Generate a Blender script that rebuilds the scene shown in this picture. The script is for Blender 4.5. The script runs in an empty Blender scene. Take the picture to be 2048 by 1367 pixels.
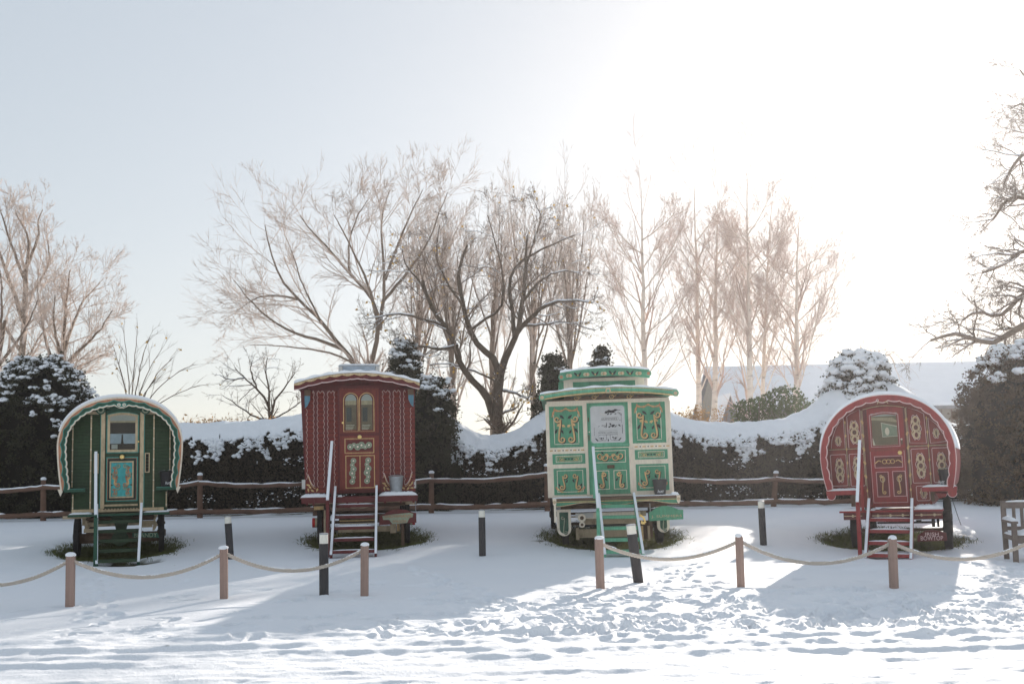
import bpy, math, random
import numpy as np
from mathutils import Vector, Matrix
PI = math.pi
scene = bpy.context.scene
COL = scene.collection
RNG = np.random.default_rng(7)
random.seed(7)

# ------------------------------------------------------------------ camera
FPX, CYP, HOR = 1991.1, 768.0, 932.0
PITCH = math.atan((HOR - CYP) / FPX)
ROLL = 0.020
EYE = np.array((0.0, 0.0, 1.6))
_F = np.array((0, math.cos(PITCH), math.sin(PITCH)))
_R0 = np.array((1.0, 0, 0)); _U0 = np.array((0, -math.sin(PITCH), math.cos(PITCH)))
_R = math.cos(ROLL) * _R0 - math.sin(ROLL) * _U0
_U = math.cos(ROLL) * _U0 + math.sin(ROLL) * _R0
cam = bpy.data.cameras.new('camera')
cam.lens = 35; cam.sensor_width = 36; cam.clip_end = 20000; cam.clip_start = 0.1
cam.shift_y = (CYP - 683.5) / 2048
camo = bpy.data.objects.new('camera', cam); COL.objects.link(camo)
m3 = Matrix([[_R[i], _U[i], -_F[i]] for i in range(3)])
camo.matrix_world = Matrix.Translation(EYE) @ m3.to_4x4()
scene.camera = camo
cam.dof.use_dof = True; cam.dof.focus_distance = 15.5; cam.dof.aperture_fstop = 2.4

def ray(px, py):
    return _F + (px - 1024) / FPX * _R + (CYP - py) / FPX * _U
def P(px, py, Y):
    """world point seen at photo pixel (px,py) on the vertical plane y = Y"""
    r = ray(px, py); return EYE + r * (Y / r[1])
def proj(p):
    d = np.asarray(p, float) - EYE; z = d @ _F
    return 1024 + FPX * (d @ _R) / z, CYP - FPX * (d @ _U) / z
def gbase(x, y):
    t = np.clip((np.asarray(y, float) - 15.0) / 13.0, 0, 1)
    z = 0.46 * t * t * (3 - 2 * t)
    return z + np.clip((np.asarray(y, float) - 28) * 0.006, 0, 2.0)
def G(px, py):
    r = ray(px, py); t = 12.0
    for _ in range(40):
        p = EYE + r * t
        t += (p[2] - float(gbase(p[0], p[1]))) / max(1e-3, -r[2]) * 0.7
        t = min(max(t, 2), 80)
    return EYE + r * t

# ------------------------------------------------------------------ noise
def _hash(ix, iy, iz, s):
    h = (ix * 374761393 + iy * 668265263 + iz * 2147483647 + s * 1274126177) & 0xFFFFFFFF
    h = ((h ^ (h >> 13)) * 1274126177) & 0xFFFFFFFF
    return ((h ^ (h >> 16)) & 0xFFFF) / 65535.0
def vnoise(x, y, z=None, s=0):
    x = np.asarray(x, float); y = np.asarray(y, float); z = np.zeros_like(x) if z is None else np.asarray(z, float)
    fx, fy, fz = np.floor(x), np.floor(y), np.floor(z)
    ix, iy, iz = fx.astype(np.int64), fy.astype(np.int64), fz.astype(np.int64)
    a, b, c = x - fx, y - fy, z - fz
    a = a * a * (3 - 2 * a); b = b * b * (3 - 2 * b); c = c * c * (3 - 2 * c)
    def L(dz):
        return (_hash(ix, iy, iz + dz, s) * (1 - a) + _hash(ix + 1, iy, iz + dz, s) * a) * (1 - b) + \
               (_hash(ix, iy + 1, iz + dz, s) * (1 - a) + _hash(ix + 1, iy + 1, iz + dz, s) * a) * b
    return L(0) * (1 - c) + L(1) * c
def fbm(x, y, z=None, o=4, s=0):
    x = np.asarray(x, float); y = np.asarray(y, float)
    t = 0; a = .5; k = 1.0
    for i in range(o):
        t = t + a * vnoise(x * k, y * k, None if z is None else np.asarray(z) * k, s + i * 17); a *= .5; k *= 2.03
    return t / (1 - .5 ** o)

# ------------------------------------------------------------------ materials
def mat(name, col, rough=0.7, var=0.12, scale=6.0, bump=0.0, bscale=40.0, metal=0.0, spec=0.3, dirt=None, stretch=None, transl=0.0):
    m = bpy.data.materials.new(name); m.use_nodes = True
    nt = m.node_tree; N = nt.nodes; L = nt.links
    b = N['Principled BSDF']; b.inputs['Roughness'].default_value = rough
    b.inputs['Metallic'].default_value = metal; b.inputs['Specular IOR Level'].default_value = spec
    tc = N.new('ShaderNodeTexCoord'); src = tc.outputs['Object']
    if stretch:
        mp = N.new('ShaderNodeMapping'); mp.inputs['Scale'].default_value = stretch; L.new(src, mp.inputs[0]); src = mp.outputs[0]
    nz = N.new('ShaderNodeTexNoise'); nz.inputs['Scale'].default_value = scale; nz.inputs['Detail'].default_value = 6
    nz.inputs['Roughness'].default_value = .65
    L.new(src, nz.inputs['Vector'])
    cr = N.new('ShaderNodeValToRGB'); c = np.array(col)
    cr.color_ramp.elements[0].position = .28; cr.color_ramp.elements[1].position = .74
    lo = c * (1 - var) if dirt is None else c * (1 - .8) + np.array(dirt) * .8
    cr.color_ramp.elements[0].color = (*np.clip(lo, 0, 1), 1); cr.color_ramp.elements[1].color = (*np.clip(c * (1 + var), 0, 1), 1)
    if dirt is not None:
        e = cr.color_ramp.elements.new(.42); e.color = (*c, 1)
    L.new(nz.outputs['Fac'], cr.inputs[0]); outc = cr.outputs[0]
    if 'paint' in name or 'panel' in name or 'board' in name:      # weathering: fine chips and rain streaks
        mp2 = N.new('ShaderNodeMapping'); mp2.inputs['Scale'].default_value = (26, 26, 5); L.new(tc.outputs['Object'], mp2.inputs[0])
        n5 = N.new('ShaderNodeTexNoise'); n5.inputs['Scale'].default_value = 1; n5.inputs['Detail'].default_value = 8; n5.inputs['Roughness'].default_value = .75; L.new(mp2.outputs[0], n5.inputs['Vector'])
        r5 = N.new('ShaderNodeMapRange'); r5.inputs[1].default_value = .35; r5.inputs[2].default_value = .62; r5.inputs[3].default_value = .90 if 'cream' in name else .74; r5.inputs[4].default_value = 1.08; L.new(n5.outputs[0], r5.inputs[0])
        vm = N.new('ShaderNodeVectorMath'); vm.operation = 'SCALE'; L.new(outc, vm.inputs[0]); L.new(r5.outputs[0], vm.inputs['Scale']); outc = vm.outputs[0]
    L.new(outc, b.inputs['Base Color'])
    if bump:
        n2 = N.new('ShaderNodeTexNoise'); n2.inputs['Scale'].default_value = bscale; n2.inputs['Detail'].default_value = 5
        L.new(src, n2.inputs['Vector'])
        bp = N.new('ShaderNodeBump'); bp.inputs['Strength'].default_value = bump; bp.inputs['Distance'].default_value = .02
        L.new(n2.outputs['Fac'], bp.inputs['Height']); L.new(bp.outputs[0], b.inputs['Normal'])
    if transl:
        tr = N.new('ShaderNodeBsdfTranslucent'); mx = N.new('ShaderNodeMixShader'); mx.inputs[0].default_value = transl
        L.new(cr.outputs[0], tr.inputs[0]); L.new(b.outputs[0], mx.inputs[1]); L.new(tr.outputs[0], mx.inputs[2])
        L.new(mx.outputs[0], N['Material Output'].inputs[0])
    return m
M = {}
M['snow'] = mat('snow', (.86, .88, .91), .75, .03, 1.3, .5, 26, spec=.25)
M['snow_soft'] = mat('snow_soft', (.87, .89, .92), .8, .03, 3, .45, 30, spec=.2)
M['g_dark'] = mat('dark_green_paint', (.025, .052, .022), .45, .25, 5, .12, 60, dirt=(.018, .024, .014))
M['g_board'] = mat('green_boards', (.034, .066, .028), .45, .25, 5, .12, 60, dirt=(.024, .032, .018))
M['g_mid'] = mat('bottle_green_paint', (.018, .085, .050), .4, .2, 5, .1, 60)
M['teal'] = mat('teal_paint', (.075, .30, .25), .45, .2, 7)
M['aqua'] = mat('aqua_paint', (.06, .42, .42), .45, .15, 9)
M['tan'] = mat('tan_paint', (.56, .43, .27), .5, .18, 8, .1, 60, dirt=(.35, .26, .16))
M['cream'] = mat('cream_paint', (.78, .68, .55), .5, .07, 4, .1, 60, dirt=(.55, .45, .35))
M['cream2'] = mat('aged_cream_paint', (.42, .33, .22), .65, .25, 7, .25, 40, dirt=(.13, .09, .05))
M['rust'] = mat('rusty_chassis', (.11, .065, .04), .8, .4, 9, .4, 40)
M['orange'] = mat('salmon_paint', (.50, .22, .12), .5, .2, 8)
M['ochre'] = mat('ochre_paint', (.66, .44, .20), .5, .2, 14)
M['black'] = mat('black_paint', (.018, .020, .022), .5, .2, 9)
M['mint'] = mat('mint_green_paint', (.13, .41, .26), .42, .14, 4, .1, 60)
M['mint_d'] = mat('mid_green_paint', (.080, .30, .175), .42, .14, 4, .1, 60)
M['red_d'] = mat('oxblood_paint', (.125, .018, .018), .45, .18, 4, .1, 60)
M['red_b'] = mat('oxblood_boards', (.20, .034, .024), .5, .22, 5, .12, 50, dirt=(.13, .028, .022))
M['red'] = mat('crimson_paint', (.30, .034, .034), .42, .12, 4, .1, 60)
M['red_p'] = mat('brick_red_panel', (.245, .036, .028), .45, .22, 5, .1, 60)
M['red_br'] = mat('bright_red_paint', (.55, .02, .02), .4, .1)
M['pink'] = mat('pale_pink_line', (.72, .52, .50), .5, .1, 9)
M['pale_line'] = mat('faded_pink_pinstripe', (.50, .33, .30), .5, .15, 9)
M['board_gap'] = mat('shadow_gap_paint', (.03, .012, .010), .8, .1)
M['sage'] = mat('sage_ornament', (.30, .34, .24), .55, .2, 22)
M['blue'] = mat('dusty_blue_paint', (.11, .25, .33), .5, .15, 5)
M['brown'] = mat('brown_wood', (.14, .085, .055), .7, .3, 6, .3, 40, stretch=(1, 1, .2))
M['wheel'] = mat('weathered_wheel', (.050, .038, .030), .75, .4, 9, .3, 50)
M['tyre'] = mat('black_rubber', (.022, .021, .022), .85, .3, 9, .3, 60)
M['gold'] = mat('brass', (.75, .55, .22), .28, .1, metal=.9)
M['zinc'] = mat('galvanised_zinc', (.34, .36, .38), .45, .25, 14, metal=.6)
M['pail_black'] = mat('black_enamel_pail', (.020, .019, .022), .45, .2)
M['pail_grey'] = mat('charcoal_enamel_pail', (.055, .052, .052), .5, .15)
M['white'] = mat('white_lettering', (.8, .8, .8), .5, .03)
M['ink'] = mat('etched_ink', (.03, .03, .035), .6, .1)
M['silver'] = mat('frosted_mirror', (.50, .50, .50), .35, .18, 5, dirt=(.66, .60, .52))
M['wood_post'] = mat('pinkish_softwood_post', (.33, .225, .185), .75, .22, 7, .35, 50, stretch=(2, 2, .18))
M['fence_wood'] = mat('chestnut_fence_wood', (.14, .078, .052), .8, .35, 4, .5, 30, dirt=(.06, .045, .035))
M['boll'] = mat('dark_bollard_timber', (.050, .046, .048), .65, .25, 6, .3, 60, stretch=(2, 2, .2))
M['lamp'] = mat('frosted_lamp_lens', (.80, .77, .68), .35, .06)
M['rope'] = mat('natural_rope', (.55, .48, .41), .85, .2, 40, .3, 120)
M['bench'] = mat('weathered_bench_wood', (.17, .135, .115), .8, .3, 5, .4, 40)
M['bark'] = mat('dark_bark', (.125, .095, .070), .9, .35, 6, .8, 18, spec=.1)
M['bark_g'] = mat('grey_brown_bark', (.20, .155, .12), .9, .3, 4, .5, 14, spec=.1)
M['bark_b'] = mat('birch_bark', (.74, .66, .58), .85, .22, 3, .3, 14, spec=.1, dirt=(.12, .09, .07), stretch=(1, 1, 2.5))
M['twig'] = mat('frosty_twigs', (.66, .57, .51), .9, .25, 1.2, spec=.1, transl=.35)
M['twig_d'] = mat('brown_twigs', (.25, .195, .155), .9, .35, 1.2, spec=.1, transl=.2)
M['twig_b'] = mat('birch_twigs', (.70, .58, .52), .9, .2, 1.2, spec=.1, transl=.4)
M['leaf_y'] = mat('yellow_leaves', (.62, .40, .08), .7, .4, 5, transl=.5)
M['yew'] = mat('yew_foliage', (.055, .054, .030), .8, .5, 1.6, spec=.1, transl=.25)
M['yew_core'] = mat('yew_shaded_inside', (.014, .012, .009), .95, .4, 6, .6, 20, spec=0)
M['hedge'] = mat('hedge_foliage', (.085, .068, .045), .85, .5, 1.3, spec=.1, transl=.2)
M['hedge_br'] = mat('brown_open_hedge', (.13, .085, .050), .85, .7, 2.6, spec=.1, transl=.35)
M['laurel'] = mat('laurel_foliage', (.11, .15, .06), .6, .5, 2, transl=.4)
M['reed'] = mat('golden_reeds', (.50, .30, .13), .85, .35, 2, transl=.45)
M['grass'] = mat('winter_grass', (.115, .125, .035), .85, .45, 3, transl=.4)
M['soil'] = mat('bare_soil_and_litter', (.055, .045, .025), .95, .4, 9, .6, 30)
M['barn_wall'] = mat('barn_cladding', (.20, .18, .145), .85, .15, 2, .2, 20, stretch=(8, 1, 1))
M['slate'] = mat('grey_slate', (.20, .20, .21), .7, .2, 3)
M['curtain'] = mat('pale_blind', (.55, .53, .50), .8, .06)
M['inside'] = mat('dark_window_fill', (.022, .010, .008), .8, .3)  # dark of unlit room and mirrored building, put into the colour
M['inside_l'] = mat('lit_interior_wood', (.22, .15, .09), .7, .25, 5)
M['snowglass'] = mat('pale_window_tone', (.45, .52, .60), .6, .2, 9)  # pale blue of snow mirrored in glass, put into the colour
def glass():
    m = bpy.data.materials.new('window_glass'); m.use_nodes = True; nt = m.node_tree; N = nt.nodes; L = nt.links
    N.remove(N['Principled BSDF'])
    t = N.new('ShaderNodeBsdfTransparent'); g = N.new('ShaderNodeBsdfGlossy'); g.inputs['Roughness'].default_value = .03
    t.inputs[0].default_value = (.9, .93, .92, 1)
    nz = N.new('ShaderNodeTexNoise'); nz.inputs['Scale'].default_value = 3
    bp = N.new('ShaderNodeBump'); bp.inputs['Strength'].default_value = .08; L.new(nz.outputs[0], bp.inputs['Height']); L.new(bp.outputs[0], g.inputs['Normal'])
    fr = N.new('ShaderNodeFresnel'); fr.inputs[0].default_value = 1.5
    mx = N.new('ShaderNodeMixShader'); fm_ = N.new('ShaderNodeMath'); fm_.operation = 'MULTIPLY'; fm_.inputs[1].default_value = .6; L.new(fr.outputs[0], fm_.inputs[0]); L.new(fm_.outputs[0], mx.inputs[0]); L.new(t.outputs[0], mx.inputs[1]); L.new(g.outputs[0], mx.inputs[2])
    L.new(mx.outputs[0], N['Material Output'].inputs[0]); return m
M['glass'] = glass()

# ------------------------------------------------------------------ mesh builders
def link(name, verts, faces, mats, parent=None, fm=None, smooth=False):
    me = bpy.data.meshes.new(name)
    if isinstance(faces, np.ndarray):
        nf, k = faces.shape
        me.vertices.add(len(verts)); me.vertices.foreach_set('co', np.asarray(verts, np.float32).ravel())
        me.loops.add(nf * k); me.loops.foreach_set('vertex_index', faces.astype(np.int32).ravel())
        me.polygons.add(nf); me.polygons.foreach_set('loop_start', np.arange(0, nf * k, k, dtype=np.int32))
        me.polygons.foreach_set('loop_total', np.full(nf, k, np.int32)); me.update(calc_edges=True); me.validate()
    else:
        me.from_pydata([tuple(v) for v in verts], [], [tuple(f) for f in faces]); me.update()
    if not isinstance(mats, (list, tuple)): mats = [mats]
    for m in mats: me.materials.append(m)
    if fm is not None and len(mats) > 1: me.polygons.foreach_set('material_index', np.asarray(fm, np.int32))
    if smooth: me.polygons.foreach_set('use_smooth', np.ones(len(me.polygons), bool))
    o = bpy.data.objects.new(name, me); COL.objects.link(o)
    if parent is not None: o.parent = parent
    return o
def tag(o, label=None, cat=None, group=None, kind=None):
    if label: o['label'] = label
    if cat: o['category'] = cat
    if group: o['group'] = group
    if kind: o['kind'] = kind
    return o
def empty(name, loc, rz=0.0, label=None, cat=None, group=None, ry=0.0):
    o = bpy.data.objects.new(name, None); COL.objects.link(o); o.empty_display_size = .2
    o.location = Vector([float(v) for v in loc]); o.rotation_euler = (0, ry, rz)
    return tag(o, label, cat, group)
class MB:
    def __init__(s): s.v = []; s.f = []; s.m = []; s.mats = []
    def mi(s, m):
        if m not in s.mats: s.mats.append(m)
        return s.mats.index(m)
    def add(s, vs, fs, m):
        o = len(s.v); s.v += [tuple(map(float, v)) for v in vs]; i = s.mi(m)
        for f in fs: s.f.append(tuple(o + k for k in f)); s.m.append(i)
        return s
    def box(s, x0, x1, y0, y1, z0, z1, m, taper=0):
        if x0 > x1: x0, x1 = x1, x0
        if z0 > z1: z0, z1 = z1, z0
        if y0 > y1: y0, y1 = y1, y0
        v = [(x0, y0, z0), (x1, y0, z0), (x1, y1, z0), (x0, y1, z0), (x0, y0, z1), (x1, y0, z1), (x1, y1, z1), (x0, y1, z1)]
        return s.add(v, [(0, 3, 2, 1), (4, 5, 6, 7), (0, 1, 5, 4), (1, 2, 6, 5), (2, 3, 7, 6), (3, 0, 4, 7)], m)
    def prism(s, pts, y0, y1, m, msides=None):
        """polygon in xz (any order), from front y0 to back y1"""
        n = len(pts)
        a = sum(pts[i][0] * pts[(i + 1) % n][1] - pts[(i + 1) % n][0] * pts[i][1] for i in range(n))
        if a < 0: pts = pts[::-1]
        v = [(x, y0, z) for x, z in pts] + [(x, y1, z) for x, z in pts]
        s.add(v, [tuple(range(n)), tuple(range(2 * n - 1, n - 1, -1))], m)
        return s.add(v, [(i, n + i, n + (i + 1) % n, (i + 1) % n)[::1] for i in range(n)], msides or m)
    def ribbon(s, pts, w, y0, y1, m, closed=False):
        """flat band following pts in xz, raised between y0 (front) and y1"""
        p = [np.array(q, float) for q in pts]; n = len(p); ws = w if hasattr(w, '__len__') else [w] * n
        Lp, Rp = [], []
        for i in range(n):
            a = p[(i - 1) % n] if (closed or i > 0) else p[i]; b = p[(i + 1) % n] if (closed or i < n - 1) else p[i]
            t = b - a; l = math.hypot(*t) or 1; nr = np.array((-t[1], t[0])) / l
            Lp.append(p[i] + nr * ws[i] / 2); Rp.append(p[i] - nr * ws[i] / 2)
        v = []
        for i in range(n): v += [(Lp[i][0], y0, Lp[i][1]), (Rp[i][0], y0, Rp[i][1]), (Lp[i][0], y1, Lp[i][1]), (Rp[i][0], y1, Rp[i][1])]
        f = []
        for i in range(n if closed else n - 1):
            a, b = 4 * i, 4 * ((i + 1) % n)
            f += [(a, a + 1, b + 1, b), (a, b, b + 2, a + 2), (a + 1, a + 3, b + 3, b + 1)]
        return s.add(v, f, m)
    def frame(s, x0, x1, z0, z1, w, y0, y1, m):
        if x0 > x1: x0, x1 = x1, x0
        if z0 > z1: z0, z1 = z1, z0
        s.box(x0, x1, y0, y1, z1 - w, z1, m); s.box(x0, x1, y0, y1, z0, z0 + w, m)
        s.box(x0, x0 + w, y0, y1, z0 + w, z1 - w, m); return s.box(x1 - w, x1, y0, y1, z0 + w, z1 - w, m)
    def bar(s, a, b, w, h, m, up=(0, 0, 1)):
        a = Vector(a); b = Vector(b); d = (b - a); L = d.length; d.normalize()
        sd = d.cross(Vector(up)); sd = sd.normalized() if sd.length > 1e-5 else Vector((1, 0, 0)); u = sd.cross(d)
        v = []
        for q in (a, b):
            for i, j in ((-1, -1), (1, -1), (1, 1), (-1, 1)): v.append(q + sd * (i * w / 2) + u * (j * h / 2))
        return s.add(v, [(0, 1, 2, 3), (7, 6, 5, 4), (0, 4, 5, 1), (1, 5, 6, 2), (2, 6, 7, 3), (3, 7, 4, 0)], m)
    def tube(s, pts, r, m, n=8, cap=True):
        P_ = [Vector([float(c) for c in p]) for p in pts]; rs = r if hasattr(r, '__len__') else [r] * len(P_)
        v = []; pr = None
        for i, p in enumerate(P_):
            t = (P_[min(i + 1, len(P_) - 1)] - P_[max(i - 1, 0)]).normalized()
            if pr is None: pr = t.orthogonal().normalized()
            pr = (pr - t * pr.dot(t)).normalized(); q = t.cross(pr)
            for k in range(n): a = 2 * PI * k / n; v.append(p + (pr * math.cos(a) + q * math.sin(a)) * rs[i])
        f = []
        for i in range(len(P_) - 1):
            for k in range(n): f.append((i * n + k, i * n + (k + 1) % n, (i + 1) * n + (k + 1) % n, (i + 1) * n + k))
        if cap: f += [tuple(range(n - 1, -1, -1)), tuple(range((len(P_) - 1) * n, len(P_) * n))]
        return s.add(v, f, m)
    def lathe(s, prof, c, m, n=16, axis='z'):
        v = []; f = []
        for i, (r, h) in enumerate(prof):
            for k in range(n):
                a = 2 * PI * k / n; x, y = r * math.cos(a), r * math.sin(a)
                v.append((c[0] + x, c[1] + y, c[2] + h) if axis == 'z' else (c[0] + h, c[1] + x, c[2] + y) if axis == 'x' else (c[0] + x, c[1] + h, c[2] + y))
        for i in range(len(prof) - 1):
            for k in range(n): f.append((i * n + k, i * n + (k + 1) % n, (i + 1) * n + (k + 1) % n, (i + 1) * n + k))
        f += [tuple(range(n - 1, -1, -1)), tuple(range((len(prof) - 1) * n, len(prof) * n))]
        return s.add(v, f, m)
    def build(s, name, parent=None, smooth=False, bevel=0):
        o = link(name, s.v, s.f, [M[k] for k in s.mats], parent, s.m, smooth)
        if bevel:
            b = o.modifiers.new('b', 'BEVEL'); b.width = bevel; b.segments = 2; b.limit_method = 'ANGLE'
        return o
def text_mb(mb, txt, size, x, y, z, m, ext=.002, width=None, shear=0.0, height=None):
    cu = bpy.data.curves.new('t', 'FONT'); cu.body = txt; cu.size = size; cu.align_x = 'CENTER'; cu.align_y = 'CENTER'; cu.extrude = ext; cu.shear = shear
    cu.resolution_u = 3
    ob = bpy.data.objects.new('t', cu); COL.objects.link(ob)
    dg = bpy.context.evaluated_depsgraph_get(); me = bpy.data.meshes.new_from_object(ob.evaluated_get(dg))
    xs = [v.co.x for v in me.vertices]; ys = [v.co.y for v in me.vertices]
    kx = width / (max(xs) - min(xs)) if width else 1; ky = height / (max(ys) - min(ys)) if height else 1
    cx = (max(xs) + min(xs)) / 2; cy = (max(ys) + min(ys)) / 2
    v = [(x + (q.co.x - cx) * kx, y - q.co.z, z + (q.co.y - cy) * ky) for q in me.vertices]
    mb.add(v, [tuple(p.vertices) for p in me.polygons], m)
    bpy.data.objects.remove(ob); bpy.data.curves.remove(cu); bpy.data.meshes.remove(me)
def resample(pts, k):
    p = np.asarray(pts, float); d = np.r_[0, np.cumsum(np.linalg.norm(np.diff(p, axis=0), axis=1))]
    t = np.linspace(0, d[-1], k); return np.stack([np.interp(t, d, p[:, i]) for i in range(p.shape[1])], 1)
def smoothline(pts, k, it=2):
    p = np.asarray(pts, float)
    for _ in range(it):
        q = [p[0]]
        for a, b in zip(p[:-1], p[1:]): q += [a * .75 + b * .25, a * .25 + b * .75]
        q.append(p[-1]); p = np.array(q)
    return resample(p, k)

# ------------------------------------------------------------------ vectorised tubes and scatter
def tubes(batches, sides=3):
    V, F, off = [], [], 0
    for pts, rad in batches:
        N, k, _ = pts.shape
        if N == 0: continue
        t = np.empty_like(pts); t[:, 1:-1] = pts[:, 2:] - pts[:, :-2]; t[:, 0] = pts[:, 1] - pts[:, 0]; t[:, -1] = pts[:, -1] - pts[:, -2]
        t /= np.linalg.norm(t, axis=2, keepdims=True) + 1e-9
        ov = pts[:, -1] - pts[:, 0]; ax = np.argmin(np.abs(ov), axis=1); ref = np.eye(3)[ax][:, None, :]
        u = np.cross(t, ref); u /= np.linalg.norm(u, axis=2, keepdims=True) + 1e-9; w = np.cross(t, u)
        a = np.arange(sides) * 2 * PI / sides
        ring = pts[:, :, None, :] + rad[:, :, None, None] * (u[:, :, None, :] * np.cos(a)[None, None, :, None] + w[:, :, None, :] * np.sin(a)[None, None, :, None])
        V.append(ring.reshape(-1, 3))
        idx = off + np.arange(N * k * sides).reshape(N, k, sides); nx = np.roll(idx, -1, axis=2)
        F.append(np.stack([idx[:, :-1], nx[:, :-1], nx[:, 1:], idx[:, 1:]], -1).reshape(-1, 4)); off += N * k * sides
    return np.concatenate(V), np.concatenate(F)
def scatter(bv, bf, loc, rotm, scl):
    """copies of base mesh; rotm (N,3,3), scl (N,3) or (N,)"""
    scl = scl[:, None] * np.ones(3) if scl.ndim == 1 else scl
    v = np.einsum('nij,nkj->nki', rotm, bv[None] * scl[:, None, :]) + loc[:, None, :]
    f = bf[None] + (np.arange(len(loc)) * len(bv))[:, None, None]
    return v.reshape(-1, 3), f.reshape(-1, bf.shape[1])
def rrot(n, rng):
    q = rng.normal(size=(n, 4)); q /= np.linalg.norm(q, axis=1, keepdims=True); w, x, y, z = q.T
    return np.stack([1 - 2 * (y * y + z * z), 2 * (x * y - z * w), 2 * (x * z + y * w), 2 * (x * y + z * w), 1 - 2 * (x * x + z * z), 2 * (y * z - x * w),
                     2 * (x * z - y * w), 2 * (y * z + x * w), 1 - 2 * (x * x + y * y)], 1).reshape(n, 3, 3)
def ball(nu=8, nv=5, jit=.0, seed=1):
    r = np.random.default_rng(seed); v = []; 
    for j in range(nv + 1):
        th = PI * j / nv
        for i in range(nu): ph = 2 * PI * i / nu; v.append((math.sin(th) * math.cos(ph), math.sin(th) * math.sin(ph), math.cos(th)))
    v = np.array(v); v *= 1 + jit * (r.random((len(v), 1)) - .5)
    f = [(j * nu + i, (j + 1) * nu + i, (j + 1) * nu + (i + 1) % nu, j * nu + (i + 1) % nu) for j in range(nv) for i in range(nu)]
    return v, np.array(f)
LEAF_V = np.array([(-.5, 0, 0), (0, -.22, .05), (.5, 0, 0), (0, .22, .05)]); LEAF_F = np.array([(0, 1, 2, 3)])
SPRIG_V = np.concatenate([LEAF_V, LEAF_V[:, [1, 0, 2]] * .8 + (.1, 0, .05), LEAF_V[:, [2, 1, 0]] * .8 + (-.1, .05, 0)])
SPRIG_F = np.concatenate([LEAF_F, LEAF_F + 4, LEAF_F + 8])
BALL_V, BALL_F = ball(8, 5, .25)
# ------------------------------------------------------------------ snow ground (one sheet to the horizon)
def ramp(x, a, b): return np.clip((x - a) / (b - a), 0, 1)
def ground_detail(x, y):
    z = .10 * (fbm(x * .35, y * .35, o=3, s=3) - .5) * ramp(y, 9, 13) * .5
    z = z + .012 * (fbm(x * 2.2, y * 3.0, o=4, s=5) - .5)
    # packed road at the very front: fine streaks along x
    road = 1 - ramp(y, 7.9, 8.5)
    st = fbm(x * .7 + 3, y * 11.0, o=5, s=11)
    z = z + road * (.050 * (st - .5) + .030 * (fbm(x * 6, y * 18, o=4, s=12) - .5) - .035)
    # long broken ridges thrown up by tyres
    rid = ramp(y, 7.9, 8.5) * (1 - ramp(y, 10.2, 11.2))
    yy = y + .30 * (fbm(x * .45, y * .3, o=2, s=21) - .5)
    for yc, h, w, s in ((8.5, .055, .10, 31), (8.85, .05, .10, 35), (9.2, .075, .14, 32), (9.75, .060, .15, 33), (10.4, .045, .18, 34)):
        brk = ramp(fbm(x * .8 + s, y * .6, o=3, s=s), .40, .50); ed = yy - yc - .10 * (fbm(x * 2.2, y * 1.5, o=4, s=s + 9) - .5)
        prof = np.where(ed < 0, np.exp(-(ed / (w * .45)) ** 2), np.exp(-(ed / (w * 1.5)) ** 2))      # steep edge towards the road
        z = z + .5 * h * brk * prof * (.6 + .8 * fbm(x * 5, y * 5, o=4, s=s + 5))
    cr = np.abs(fbm(x * 2.4, y * 5.4, o=5, s=41) - .5) * 2
    z = z + rid * .038 * (.35 - cr)
    # trampled area right of centre: crumbly, sharp, small
    tr = ramp(x + .35 * (y - 9), -2.6, .4) * ramp(y, 8.3, 9.0) * (1 - ramp(y, 11.6, 13.2))
    a = fbm(x * 6.5, y * 8.5, o=5, s=51); b = np.abs(fbm(x * 3.6 + 7, y * 5.2, o=5, s=52) - .5) * 2
    z = z + tr * (.042 * (a - .5) + .038 * (.3 - b))
    # scattered lumps and heel marks on the quieter lawn
    lw = ramp(y, 10.5, 12.5) * (1 - ramp(y, 17, 20))
    c = vnoise(x * 2.6, y * 2.1, s=61); z = z - lw * .05 * ramp(c, .80, .98)
    rt = ramp(x, 2.5, 4.5) * ramp(y, 10.8, 12) * (1 - ramp(y, 16, 19)); z = z + rt * .05 * (fbm(x * 2.4, y * 2.8, o=4, s=71) - .5)
    return z
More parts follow.
